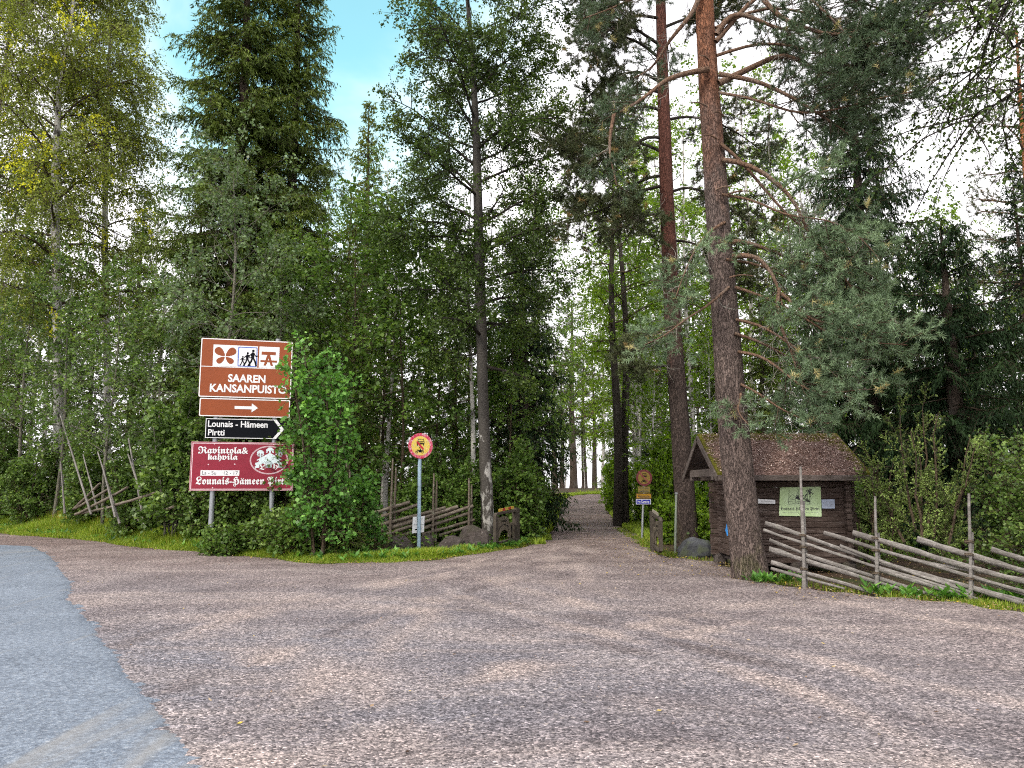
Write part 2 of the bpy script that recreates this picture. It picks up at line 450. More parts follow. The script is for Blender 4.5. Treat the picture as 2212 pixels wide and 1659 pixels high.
# gravel: ragged rim that thins out into the grass
def gravel_z(x, y):
    ins = inside(YARD, x, y); d = seg_dist(YARD, x, y)
    wob = .10 * np.sin(x * 3.1 + y * 1.7) + .07 * np.sin(x * 7.3 - y * 5.1)
    sd = np.where(ins, d, -d) + wob
    rut = .012 * np.sin(x * 2.2 + .7 * y) * np.sin(y * .9 - .4 * x)
    return H(x, y) + rut - .10 * sstep(.12, -.25, sd)
def gravel_keep(x, y):
    return inside(YARD, x, y) | (seg_dist(YARD, x, y) < .35)
gvx = np.concatenate([ax(-60, -28, 1.5), ax(-27.8, -9.2, .2), ax(-9, 9, .1), ax(9.2, 12.4, .2), ax(13, 40, 1.)])
gvy = np.concatenate([ax(-12, 1, 1.), ax(1.3, 2.9, .2), ax(3, 20, .1), ax(20.2, 32, .2), ax(32.6, 80, .5)])
gr_o = grid_sheet('gravel_road', gvx, gvy, gravel_z, M_GRAVEL, gravel_keep)
# wheel tracks: pale dust pressed by tyres turning out of the lane, and darker loose gravel thrown up between them
TRACKS = [[(1215, 1175), (1160, 1195), (1040, 1215), (930, 1240), (960, 1275), (1150, 1330), (1450, 1400), (1750, 1490), (2000, 1600), (2150, 1720)],
          [(1290, 1175), (1250, 1200), (1215, 1240), (1210, 1275), (1300, 1330), (1600, 1400), (1950, 1470), (2300, 1540)],
          [(1180, 1180), (1000, 1225), (700, 1290), (420, 1350), (180, 1420)], [(1240, 1180), (1100, 1250), (820, 1330), (560, 1410), (300, 1520)],
          [(1330, 1190), (1420, 1215), (1640, 1270), (1900, 1320), (2300, 1390)], [(900, 1320), (760, 1400), (600, 1520), (520, 1660)], [(1700, 1330), (1400, 1380), (1150, 1450), (900, 1560), (800, 1700)]]
def track_tone(o):
    n = len(o.data.vertices); co = np.zeros(n * 3); o.data.vertices.foreach_get('co', co); co = co.reshape(-1, 3); x, y = co[:, 0], co[:, 1]
    t = np.zeros(n); r = np.random.default_rng(77)
    for T in TRACKS:
        P = np.array([gp(*p)[:2] for p in T])
        for off, w, a in ((0., .28, 1.), (.38, .16, -.65), (-.40, .16, -.6), (1.5, .22, .7), (1.85, .14, -.45)):
            Q = P + off * np.array([.35, .95]); Q = np.stack([np.interp(np.linspace(0, 1, 40), np.linspace(0, 1, len(Q)), Q[:, i]) for i in (0, 1)], 1)
            for _ in range(6): Q[1:-1] = .25 * Q[:-2] + .5 * Q[1:-1] + .25 * Q[2:]
            d = seg_dist(Q, x, y, False); mod = .55 + .45 * np.sin(x * 1.3 + y * 2.1 + r.random() * 6) * np.sin(y * .8 - x * .6 + r.random() * 6)
            t += a * np.exp(-(d / w) ** 2) * mod
    t += .3 * np.sin(x * 2.9 + np.sin(y * 1.7) * 2) * np.sin(y * 2.3 + x * .8) * .5
    o.data.attributes['tone'].data.foreach_set('value', (.5 + .42 * np.clip(t * 1.3, -1, 1)).astype(np.float32))
track_tone(gr_o)
ASPH_PX = [(-500, 1172), (-150, 1176), (0, 1178), (70, 1180), (110, 1200), (135, 1235), (157, 1262), (150, 1285), (160, 1310), (200, 1355), (240, 1400), (270, 1450), (310, 1500), (350, 1540), (385, 1575), (420, 1625), (436, 1680), (440, 1760)]
AP = np.array([gp(*p)[:2] for p in ASPH_PX])
def dense(P, st, jit, rng):
    out = []
    for a, b in zip(P[:-1], P[1:]):
        n = max(1, int(np.hypot(*(b - a)) / st)); t = np.linspace(0, 1, n, endpoint=False)[:, None]
        out.append(a + (b - a) * t)
    out = np.concatenate(out + [P[-1:]]); return out + rng.normal(size=out.shape) * jit
APd = dense(AP, .07, .028, rngg); APd[:, 0] += .04 * np.sin(APd[:, 1] * 4.3) + .02 * np.sin(APd[:, 1] * 13.7 + 1)
APOLY = np.vstack([APd, [[-45, -6], [-45, 45]]])
def asph_z(x, y):
    ins = inside(APOLY, x, y); d = seg_dist(AP, x, y, False); sd = np.where(ins, d, -d)
    return H(x, y) + .034 - .05 * sstep(.05, -.03, sd) - .016 * sstep(.5, .0, sd)
gax = np.concatenate([ax(-45, -16, 1.5), ax(-15.2, -1.2, .07)]); gay = np.concatenate([ax(-6, 2.4, 1.), ax(2.5, 27.5, .07), ax(28.5, 45, 1.5)])
grid_sheet('asphalt_road', gax, gay, asph_z, M_ASPHALT, lambda x, y: inside(APOLY, x, y) | (seg_dist(APOLY, x, y) < .06))
kw = NT('lake water'); kw.bsdf((.02, .04, .05), .12, .5, kw.bump(kw.noise(kw.coord((.5, 2, 1)), 1.2, 3).outputs[0], .1, .05))
mb = MB(); mb.add([(-2500, 98, -4.2), (2500, 98, -4.2), (2500, 2900, -4.2), (-2500, 2900, -4.2)], [[0, 1, 2, 3]])
mb.build('lake_water', kw.m)['kind'] = 'structure'
# ------------------------------------------------------------------ bark and leaf materials
def pine_bark(name, z0, z1, low=(.165, .130, .116), high=(.31, .135, .072)):
    k = NT(name); v = k.coord((1, 1, .26)); vo = k.coord()
    w = k.noise(v, 7, 4, .7)
    wv = k.n('VectorMath'); wv.operation = 'ADD'
    sc = k.n('VectorMath'); sc.operation = 'SCALE'; sc.inputs['Scale'].default_value = .24
    k.l(w.outputs['Color'], sc.inputs[0]); k.l(v, wv.inputs[0]); k.l(sc.outputs[0], wv.inputs[1])
    cr = k.voro(wv.outputs[0], 25, 'DISTANCE_TO_EDGE'); cell = k.voro(wv.outputs[0], 25)
    fl = k.noise(k.coord((1, 1, .5)), 34, 5, .7)
    sep = k.n('SeparateXYZ'); k.l(vo, sep.inputs[0])
    mottle = k.noise(k.coord((1, 1, .5)), 3.2, 5, .65)
    zz = k.math('ADD', sep.outputs[2], k.math('MULTIPLY', k.math('SUBTRACT', mottle.outputs[0], .5), (z1 - z0) * 1.5))
    f = k.maprange(zz, z0, z1)
    lo = k.ramp(fl.outputs[0], [(.3, tuple(c * .62 for c in low)), (.55, low), (.75, tuple(c * 1.75 for c in low))])
    hi = k.ramp(fl.outputs[0], [(.3, tuple(c * .55 for c in high)), (.55, high), (.75, tuple(min(1, c * 1.35) for c in high))])
    c = k.mix(f, lo, hi)
    sx = k.n('SeparateColor'); k.l(cell.outputs['Color'], sx.inputs[0])
    c = k.mix(1.0, c, k.ramp(sx.outputs[0], [(0, (.72, .70, .70)), (1, (1.25, 1.22, 1.2))]), 'MULTIPLY')
    crack = k.math('MULTIPLY', k.maprange(cr.outputs['Distance'], .0, .13, 1, 0), k.maprange(k.noise(k.coord((1, 1, .4)), 9, 3, .6).outputs[0], .35, .6, .15, 1))
    c = k.mix(k.math('MULTIPLY', crack, k.maprange(f, 0, 1, .7, .3)), c, (.03, .023, .02))
    moss = k.maprange(sep.outputs[2], 1.1, -.1, 0, .55)
    c = k.mix(k.math('MULTIPLY', moss, k.maprange(mottle.outputs[0], .5, .6)), c, (.09, .10, .03))
    h = k.math('ADD', k.math('MULTIPLY', k.maprange(cr.outputs['Distance'], 0, .12), 1.0), k.math('MULTIPLY', fl.outputs[0], .5))
    k.bsdf(c, .9, .15, k.bump(h, .9, .03)); return k.m
def spruce_bark(name='grey brown scaly bark', base=(.10, .078, .062), lich=(.20, .20, .17)):
    k = NT(name); v = k.coord((1, 1, .5)); n = k.noise(v, 26, 6, .7); m = k.noise(v, 2.2, 5, .65); cr = k.voro(v, 20, 'DISTANCE_TO_EDGE')
    c = k.ramp(n.outputs[0], [(.3, tuple(c * .5 for c in base)), (.55, base), (.75, tuple(c * 1.7 for c in base))])
    c = k.mix(k.maprange(m.outputs[0], .52, .68, 0, .6), c, lich)
    k.bsdf(c, .9, .15, k.bump(k.math('ADD', k.maprange(cr.outputs['Distance'], 0, .1), n.outputs[0]), .8, .02)); return k.m
def birch_bark(name, white=(.52, .50, .46), dark_amount=.5, zd=None):
    """white paper bark with black lenticels and rough dark plates"""
    k = NT(name); v = k.coord((1, 1, 1))
    bands = k.noise(k.coord((3., 3., 22)), 1.6, 4, .65); plates = k.noise(k.coord((2.2, 2.2, 1.1)), 2.0, 5, .7); fine = k.noise(v, 30, 4, .7)
    c = k.mix(k.maprange(fine.outputs[0], .3, .7), tuple(x * .7 for x in white), white)
    c = k.mix(k.maprange(bands.outputs[0], .60, .66), c, (.045, .04, .036))
    pf = plates.outputs[0]
    if zd:
        sep = k.n('SeparateXYZ'); k.l(v, sep.inputs[0]); pf = k.math('ADD', pf, k.maprange(sep.outputs[2], zd[0], zd[1], 0, .28))
    c = k.mix(k.maprange(pf, 1 - dark_amount - .04, 1 - dark_amount + .04), c, k.ramp(fine.outputs[0], [(.3, (.028, .025, .022)), (.7, (.105, .096, .084))]))
    k.bsdf(c, .75, .25, k.bump(k.math('ADD', plates.outputs[0], fine.outputs[0]), .7, .02)); return k.m
M_PINE1 = pine_bark('pine bark orange above', 6.8, 10.8)
M_PINE2 = pine_bark('pine bark reddish', 4.5, 8.5, (.085, .066, .058), (.15, .066, .05))
M_PINE_F = pine_bark('pine bark orange', 2.0, 4.5, (.12, .09, .08), (.46, .20, .09))
M_LIMB = spruce_bark('orange brown pine limb bark', (.20, .125, .085), (.27, .22, .18))
M_DEAD = spruce_bark('lichen covered dead twigs', (.33, .31, .27), (.52, .53, .47))
M_SPRUCEB = spruce_bark()
M_DARKB = spruce_bark('dark limb bark', (.042, .036, .030), (.085, .085, .07))  # plain dark tone for birch boughs and the second pine's limbs
M_TWIG = spruce_bark('brown twig bark', (.10, .075, .05), (.17, .15, .12))
M_GREYTW = spruce_bark('smooth grey green bark', (.19, .18, .14), (.30, .30, .26))
M_BIRCHW = birch_bark('white birch bark', (.66, .64, .60), .44)
M_BIRCHD = birch_bark('dark plated birch bark', (.46, .45, .42), .52, (1.5, 5.5))
M_TWINB = spruce_bark('dark rough twin trunk bark', (.060, .050, .042), (.12, .115, .10))

L_BIRCHY = leaf_mat('weeping birch leaves with yellow sprays', [(0, (0.111, 0.157, 0.024)), (.4, (0.181, 0.233, 0.035)), (.8, (0.288, 0.330, 0.054)), (.84, (0.780, 0.589, 0.026)), (1, (0.780, 0.749, 0.026))], .35)
L_BIRCHD = leaf_mat('dark birch leaves', [(0, (0.039, 0.071, 0.016)), (.5, (0.074, 0.126, 0.025)), (.9, (0.150, 0.203, 0.035)), (1, (0.527, 0.438, 0.035))], .28)
L_BRIGHT = leaf_mat('bright backlit birch leaves', [(0, (0.083, 0.159, 0.013)), (.5, (0.152, 0.265, 0.021)), (.95, (0.262, 0.370, 0.036)), (1, (0.552, 0.476, 0.031))], .45)
L_MID = leaf_mat('mid green maple leaves', [(0, (0.057, 0.117, 0.023)), (.5, (0.105, 0.192, 0.037)), (.95, (0.203, 0.300, 0.058)), (1, (0.750, 0.637, 0.058))], .35)
L_GREY = leaf_mat('grey green sallow leaves', [(0, (0.076, 0.131, 0.054)), (.5, (0.138, 0.214, 0.092)), (.9, (0.262, 0.345, 0.178)), (1, (0.414, 0.497, 0.292))], .28, .4, .5)
L_ASPEN = leaf_mat('round aspen leaves', [(0, (0.069, 0.133, 0.029)), (.5, (0.129, 0.218, 0.050)), (.9, (0.255, 0.342, 0.090)), (1, (0.431, 0.495, 0.168))], .33, .4, .45)
L_ALDER = leaf_mat('fresh green alder leaves', [(0, (0.059, 0.166, 0.038)), (.5, (0.125, 0.289, 0.059)), (.9, (0.250, 0.455, 0.103)), (1, (0.399, 0.595, 0.204))], .38, .42, .4)
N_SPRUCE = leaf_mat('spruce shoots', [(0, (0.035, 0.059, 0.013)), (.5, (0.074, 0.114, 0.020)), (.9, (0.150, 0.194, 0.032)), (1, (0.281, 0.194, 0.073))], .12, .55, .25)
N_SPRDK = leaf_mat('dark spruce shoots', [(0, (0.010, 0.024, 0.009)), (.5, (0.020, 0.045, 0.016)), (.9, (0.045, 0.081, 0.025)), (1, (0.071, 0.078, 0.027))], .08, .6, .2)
N_SPRPALE = leaf_mat('pale spruce shoots', [(0, (0.066, 0.092, 0.020)), (.5, (0.125, 0.158, 0.032)), (1, (0.211, 0.238, 0.054))], .2, .55, .25)  # paler green than the other spruce shoots
N_PINE = leaf_mat('blue green pine needles', [(0, (0.085, 0.134, 0.073)), (.5, (0.158, 0.237, 0.131)), (.88, (0.273, 0.370, 0.215)), (1, (0.405, 0.318, 0.134))], .12, .5, .35)
N_PINEDK = leaf_mat('olive pine needles', [(0, (0.045, 0.059, 0.027)), (.5, (0.086, 0.106, 0.046)), (.88, (0.147, 0.165, 0.075)), (1, (0.259, 0.165, 0.068))], .12, .55, .3)
N_JUNIPER = leaf_mat('juniper needles', [(0, (0.086, 0.133, 0.034)), (.5, (0.168, 0.244, 0.060)), (.9, (0.284, 0.390, 0.106)), (1, (0.346, 0.274, 0.126))], .12, .55, .3)

# ------------------------------------------------------------------ tree growing
def grow(P0, D0, L, m, droop, wig, rng):
    n = len(P0); P = np.zeros((n, m, 3)); P[:, 0] = P0; D = unit(np.asarray(D0, float)); st = (np.asarray(L) / (m - 1))[:, None]
    dr = np.broadcast_to(np.asarray(droop, float), (n,))[:, None]
    for i in range(1, m):
        D = D + wig * rng.normal(size=(n, 3)); D[:, 2:3] -= dr
        D = unit(D); P[:, i] = P[:, i - 1] + D * st
    return P
def along(P, idx, s):
    m = P.shape[1]; t = s * (m - 1); i = np.minimum(t.astype(int), m - 2); f = (t - i)[:, None]
    A = P[idx, i]; B = P[idx, i + 1]
    return A + (B - A) * f, unit(B - A)
def spawn(P, L, per_m, s0, s1, ang, lenf, rng, nmin=2, flat=0.0, upb=0.0):
    cnt = np.maximum(nmin, (L * per_m * (s1 - s0)).astype(int)); idx = np.repeat(np.arange(len(L)), cnt)
    k = np.concatenate([np.arange(c) for c in cnt]); cc = np.repeat(cnt, cnt)
    s = s0 + (s1 - s0) * (k + rng.random(len(k))) / cc
    p, t = along(P, idx, s)
    side = rng.normal(size=(len(idx), 3)); side[:, 2] *= (1 - flat)
    side = unit(side - (side * t).sum(1, keepdims=True) * t)
    a = np.radians(ang[0] + (ang[1] - ang[0]) * rng.random(len(idx)))[:, None]
    D = np.cos(a) * t + np.sin(a) * side; D[:, 2] += upb
    return p, unit(D), lenf(L[idx], s) * (.7 + .6 * rng.random(len(idx))), idx

def decid(mbT, mbB, mbC, trunk, tr, rng, lo=.25, limbs=40, rad=lambda t: 3., elev=(50, 15), bend=.06, leaf=(.07, .028), k=14, sub=2.2, tw=3.5, twl=.45,
          hang=.10, tone=(.15, .75), up=.4, tl=None, yellow=0.0, limb_r=.30, extra=None, spread=.10, tsides=10):
    """a broadleaf tree: trunk points, limbs, branches, twigs; leaves along branches and twigs.  Pieces go to mbT trunk, mbB limbs, mbC crown"""
    trunk = np.asarray(trunk, float); n = len(trunk)
    tr = np.asarray(tr, float)
    mbT.tube(trunk, tr, tsides, caps=True, rough=.05, rng=rng)
    t = lo + (1 - lo) * (np.arange(limbs) + rng.random(limbs)) / limbs
    TP = trunk[None]; p, tt = along(TP, np.zeros(limbs, int), t)
    az = np.arange(limbs) * 2.39996 + rng.normal(size=limbs) * .4
    u = (t - lo) / (1 - lo)
    e = np.radians(elev[1] + (elev[0] - elev[1]) * u + rng.normal(size=limbs) * 9)
    D = np.stack([np.cos(az) * np.cos(e), np.sin(az) * np.cos(e), np.sin(e)], 1)
    L = np.array([rad(x) for x in u]) * (.75 + .45 * rng.random(limbs))
    P1 = grow(p, D, L, 8, bend, .10, rng)
    r0 = np.interp(t, np.linspace(0, 1, n), tr) * limb_r * 1.25
    if extra is not None:                                # limbs one can point at in the photograph: (points, radius)
        for pts, rr in extra:
            q = np.asarray(pts, float); s_ = np.linspace(0, 1, 8); u_ = np.linspace(0, 1, len(q))
            q = np.stack([np.interp(s_, u_, q[:, i]) for i in range(3)], 1)
            P1 = np.concatenate([P1, q[None]]); L = np.append(L, np.linalg.norm(np.diff(q, axis=0), axis=1).sum()); r0 = np.append(r0, rr)
    R1 = r0[:, None] * np.linspace(1, .22, 8)[None]
    mbB.tubes(P1, R1, 5)
    p, D, L2, i1 = spawn(P1, L, sub * 1.9, .2, 1., (32, 66), lambda l, s: l * .48 * (1.1 - .6 * s), rng, 5, .3, .06)
    P2 = grow(p, D, L2, 5, hang * .5, .12, rng); r2 = np.minimum(r0[i1] * .45, .018)
    mbB.tubes(P2, r2[:, None] * np.linspace(1, .35, 5)[None], 3)
    p, D, L3, i2 = spawn(P2, L2, tw * 2.2, .15, 1., (25, 70), lambda l, s: twl * (.7 + .3 * np.minimum(l, 1.5)), rng, 3, .2, 0.)
    P3 = grow(p, D, L3, 4, hang, .14, rng)
    mbB.tubes(P3, np.full((len(P3), 4), .0045) * np.linspace(1, .6, 4)[None], 3)
    n3 = len(P3); kk = np.maximum(2, rng.poisson(k * 1.5, n3)); idx = np.repeat(np.arange(n3), kk); s = rng.random(len(idx)) ** .8
    q, td = along(P3, idx, s)
    ld = unit(td * .6 + rng.normal(size=q.shape) * .75 + np.array([0, 0, -hang * 2]))
    q = q + rng.normal(size=q.shape) * spread * .35
    tb = rng.random(len(L2)) * .5 + rng.random(len(L))[i1] * .5
    tn = tone[0] + (tone[1] - tone[0]) * np.clip(.6 * tb[i2][idx] + .4 * rng.random(len(idx)) + rng.normal(size=len(idx)) * .08, 0, 1)
    if yellow > 0:
        yb = rng.random(len(L2)) < yellow
        tn = np.where(yb[i2][idx], .86 + .14 * rng.random(len(idx)), tn)
    sz = leaf[0] * (.65 + .7 * rng.random(len(idx)))
    mbC.leaves(q, ld, sz, sz * leaf[1] / leaf[0], tn, up, rng)
    return len(idx)

def spruce(mbT, mbB, mbC, h, r0, rng, rmax=4., gap=.45, lo=.05, power=.62, shoot=(.13, .020), dens=1.0, hang=.6, droop=(20, -12), tone=(.15, .8), per=5, az0=0.):
    """a spruce: whorls of drooping branches that turn up at the tip, hung with curtains of shoots"""
    zz = np.linspace(0, h, 14); tr = np.stack([.03 * np.sin(zz * .5), .03 * np.cos(zz * .4), zz], 1)
    mbT.tube(tr, r0 * (1 - zz / h) ** .8 + .012, 10, rough=.05, rng=rng)
    nw = int(h * (1 - lo) / gap); hs = []
    for i in range(nw): hs += [lo * h + (h * (1 - lo)) * (i + rng.random() * .8) / nw] * per
    hs = np.array(hs) + rng.normal(size=len(hs)) * gap * .3; hs = np.clip(hs, lo * h, h - .15); nb = len(hs)
    f = 1 - hs / h
    L = np.maximum(.25, rmax * f ** power * (.55 + .6 * rng.random(nb)) * np.where(rng.random(nb) < .08, .5, 1))
    az = az0 + np.arange(nb) * (2 * np.pi / per) + rng.normal(size=nb) * .35 + np.repeat(rng.random(nw) * 6, per)
    e = np.radians(droop[1] * f ** .5 + 40 * (1 - f) ** 3 + rng.normal(size=nb) * 6)
    D = np.stack([np.cos(az) * np.cos(e), np.sin(az) * np.cos(e), np.sin(e)], 1)
    p = np.stack([np.zeros(nb), np.zeros(nb), hs], 1)
    m = 9; P = np.zeros((nb, m, 3)); P[:, 0] = p; d = D.copy()
    for i in range(1, m):
        s = i / m
        d[:, 2] += np.where(s < .5, -.05, .10) * (.4 + f) + .03 * rng.normal(size=nb)
        d = unit(d + .03 * rng.normal(size=d.shape)); P[:, i] = P[:, i - 1] + d * (L / (m - 1))[:, None]
    R = (.012 + .012 * L)[:, None] * np.linspace(1, .2, m)[None]
    mbB.tubes(P, R, 4)
    # side twigs left and right of each branch
    cnt = np.maximum(5, (L * 15 * dens).astype(int)); idx = np.repeat(np.arange(nb), cnt); k = np.concatenate([np.arange(c) for c in cnt])
    s = np.clip(.12 + .88 * (k + rng.random(len(k))) / np.repeat(cnt, cnt), 0, 1)
    q, t = along(P, idx, s)
    sd = unit(np.cross(t, np.array([0, 0, 1.0]))) * np.where(k % 2 == 0, 1, -1)[:, None]
    Lt = (.18 + .36 * np.minimum(L[idx], 2.5) ** .7 * np.sin(np.pi * np.clip(.18 + .72 * s, 0, 1))) * (.6 + .7 * rng.random(len(idx)))
    dd = unit(sd * .8 + t * .6 + rng.normal(size=q.shape) * .18 + np.array([0, 0, -.12]))
    P2 = grow(q, dd, Lt, 5, hang * .35, .05, rng)
    mbB.tubes(P2[::2], np.full((len(P2[::2]), 5), .005), 3)
    # shoots: along side twigs and hanging
    c2 = np.maximum(4, (Lt * 24 * dens).astype(int)); i2 = np.repeat(np.arange(len(P2)), c2); s2 = rng.random(len(i2))
    q2, t2 = along(P2, i2, s2)
    sh = unit(t2 * .7 + rng.normal(size=q2.shape) * .42 + np.array([0, 0, -hang]) * rng.random((len(i2), 1)))
    tb = (rng.random(nb) * .6 + rng.random(nb) * .4)[idx]
    tn = tone[0] + (tone[1] - tone[0]) * np.clip(.35 * tb[i2] + .30 * rng.random(len(i2)) + .35 * s[i2], 0, 1)
    sl_ = shoot[0] * (.6 + .8 * rng.random(len(i2)))
    mbC.leaves(q2, sh, sl_, shoot[1] * (.7 + .6 * rng.random(len(i2))), tn, .5, rng)
    # shoots on the branch itself
    c3 = (L * 44 * dens).astype(int); i3 = np.repeat(np.arange(nb), c3); s3 = .1 + .9 * rng.random(len(i3))
    q3, t3 = along(P, i3, s3)
    sh = unit(t3 * .8 + rng.normal(size=q3.shape) * .5 + np.array([0, 0, .05]))
    mbC.leaves(q3, sh, shoot[0] * 1.0, shoot[1], tone[0] + (tone[1] - tone[0]) * np.clip(.3 + .6 * s3 + .15 * rng.normal(size=len(i3)), 0, 1), .8, rng)

def tufts(mbC, P, D, rng, n=22, ln=.085, w=.0045, tone=(.2, .8), brown=.02, tb=None):
    """pine needle tufts: brushes of needles round the end of a twig"""
    k = len(P); idx = np.repeat(np.arange(k), n)
    back = rng.random(len(idx)) * .14
    q = P[idx] - D[idx] * back[:, None]
    d = unit(D[idx] * (.75 - back[:, None] * 2) + unit(rng.normal(size=q.shape)) * .95 + np.array([0, 0, .15]))
    base = rng.random(k) if tb is None else tb
    tn = tone[0] + (tone[1] - tone[0]) * np.clip(.65 * base[idx] + .35 * rng.random(len(idx)), 0, 1)
    tn = np.where((rng.random(k) < brown)[idx], .97, tn)
    mbC.needles(q, d, ln * (.7 + .6 * rng.random(len(idx))), w, tn, rng)
def pine_spray(mbB, mbC, P1, L, R0, rng, s0=.35, sub=3.2, tw=7., subl=.40, twl=.26, hang=.03, nt=22, ln=.085, w=.0045, tone=(.2, .8), mbD=None, dead=.15, tonefn=None, up=.10, mbW=None, flat=.72):
    """needle-bearing branchlets on limbs P1; some bare lichened twigs go to mbD"""
    mbB.tubes(P1, R0[:, None] * np.linspace(1, .25, P1.shape[1])[None], 7)
    p, D, L2, i1 = spawn(P1, L, sub * 2., s0, 1., (30, 75), lambda l, s: l * subl * (1.25 - .8 * s), rng, 6, flat, up)
    P2 = grow(p, D, L2, 6, hang, .13, rng)
    (mbW or mbB).tubes(P2, np.minimum(R0[i1] * .4, .013)[:, None] * np.linspace(1, .3, 6)[None], 4)
    p, D, L3, i2 = spawn(P2, L2, tw * 2., .2, 1., (25, 70), lambda l, s: np.full(len(s), twl), rng, 4, .4, .12)
    P3 = grow(p, D, L3, 4, -.06, .15, rng)
    (mbW or mbB).tubes(P3, np.full((len(P3), 4), .0045), 3)
    tb = (.6 * rng.random(len(L2)) + .4 * rng.random(len(L2)))[i2]
    tufts(mbC, P3[:, -1], unit(P3[:, -1] - P3[:, -2]), rng, nt, ln, w, tone, tb=tb)
    sel = rng.random(len(P3)) < .7
    tufts(mbC, P3[sel, 2], unit(P3[sel, 2] - P3[sel, 1]), rng, nt // 2, ln, w, tone, tb=tb[sel])
    if mbD is not None:
        p, D, L4, _ = spawn(P1, L, sub * 1.4, s0 * .6, .9, (35, 90), lambda l, s: .25 + .22 * l * (1 - s), rng, 4, .3, -.1)
        P4 = grow(p, D, L4, 6, .02, .25, rng); mbD.tubes(P4, np.full((len(P4), 6), .007) * np.linspace(1, .4, 6)[None], 3)
        p, D, L5, _ = spawn(P4, L4, 8, .2, 1., (35, 80), lambda l, s: l * .4, rng, 3)
        P5 = grow(p, D, L5, 4, .03, .3, rng); mbD.tubes(P5, np.full((len(P5), 4), .0045), 3)

def rounded(pts, m):
    q = np.asarray(pts, float); d = np.r_[0, np.cumsum(np.linalg.norm(np.diff(q, axis=0), axis=1))]
    u = np.linspace(0, d[-1], m); lin = np.stack([np.interp(u, d, q[:, i]) for i in range(3)], 1)
    for _ in range(2):
        lin[1:-1] = .25 * lin[:-2] + .5 * lin[1:-1] + .25 * lin[2:]
    return lin
def finish(root, mbT, mT, mbB, mB, mbC, mC, mbD=None, loc=False, mbW=None, names=('trunk', 'branches', 'crown')):
    f = (lambda b, n, m: local(b, n, m, root)) if loc else (lambda b, n, m: b.build(n, m, root))
    f(mbT, names[0], mT)
    if mbB.n: f(mbB, names[1], mB)
    f(mbC, names[2], mC)
    if mbD is not None and mbD.n: f(mbD, 'dead_twigs', M_DEAD)
    if mbW is not None and mbW.n: f(mbW, 'twigs', M_TWIG)
# ------------------------------------------------------------------ trees one can point at
def trunk_px(pts, y, base=None):
    """a trunk drawn through photo points at distance y"""
    P = [at(px, py, y) for px, py in pts]
    b = on(pts[0][0], y); P[0] = np.array([P[0][0], y, b[2] - .15])
    return np.array(P), np.array([P[0][0], y, b[2]])
def ext(P, dz):
    d = unit(P[-1] - P[-2]); return np.vstack([P, P[-1] + d * dz])

def center_birch():
    rng = np.random.default_rng(11); Y = 22.
    P, b = trunk_px([(1056, 1163), (1052, 1080), (1048, 1000), (1043, 850), (1040, 700), (1037, 600), (1033, 480), (1029, 300), (1022, 150), (1010, 0), (1004, -140)], Y)
    P = ext(P, 2.6); R = [.20, .17, .165, .16, .155, .15, .14, .115, .09, .06, .04, .012]
    root = thing('birch_tree', b, 'tall dark crowned birch with pale plated trunk beside the big boulder and gate', 'tree')
    T, B, C = MB(), MB(), MB()
    def lim(*pp, r=.05, dy=0.):
        q = [at(x, y, Y + dy * i / (len(pp) - 1)) for i, (x, y) in enumerate(pp)]; return (q, r)
    ex = [lim((1038, 640), (1005, 622), (960, 626), (880, 624), r=.05), lim((1037, 610), (1010, 580), (992, 545), (995, 500), r=.06, dy=-1),
          lim((1036, 545), (1062, 520), (1110, 500), (1180, 495), r=.05), lim((1033, 486), (1060, 455), (1080, 425), (1092, 400), r=.045, dy=.5),
          lim((1034, 530), (1080, 512), (1131, 489), (1187, 446), r=.05, dy=-.6), lim((1031, 415), (990, 374), (949, 344), (890, 322), r=.05, dy=.5),
          lim((1026, 300), (1012, 255), (980, 212), (925, 165), r=.05), lim((1020, 165), (989, 132), (940, 125), (880, 110), r=.04, dy=-.8),
          lim((1016, 115), (999, 63), (963, 26), (920, 0), r=.035), lim((1028, 200), (1055, 169), (1105, 116), (1150, 90), r=.045),
          lim((1025, 180), (1060, 150), (1120, 120), (1170, 100), r=.04, dy=1.), lim((1035, 520), (960, 510), (890, 512), (830, 500), r=.045, dy=-.5),
          lim((1030, 350), (1080, 330), (1130, 290), (1180, 230), r=.04, dy=.8), lim((1029, 320), (970, 300), (900, 240), (850, 215), r=.04, dy=-.5),
          lim((1040, 720), (1075, 700), (1110, 690), (1150, 700), r=.03, dy=-.4), lim((1041, 760), (1000, 770), (960, 750), (930, 760), r=.03, dy=.4)]
    decid(T, B, C, P, R, rng, lo=.30, limbs=40, rad=lambda u: 3.3 * (1 - .8 * abs(u - .45)), elev=(52, 8), bend=.035, leaf=(.066, .030), k=11, sub=3.6, tw=5.2, twl=.45, hang=.14,
          tone=(.0, .85), extra=ex, up=.3, spread=.12, tsides=16)
    finish(root, T, M_BIRCHD, B, M_DARKB, C, L_BIRCHD)
center_birch()

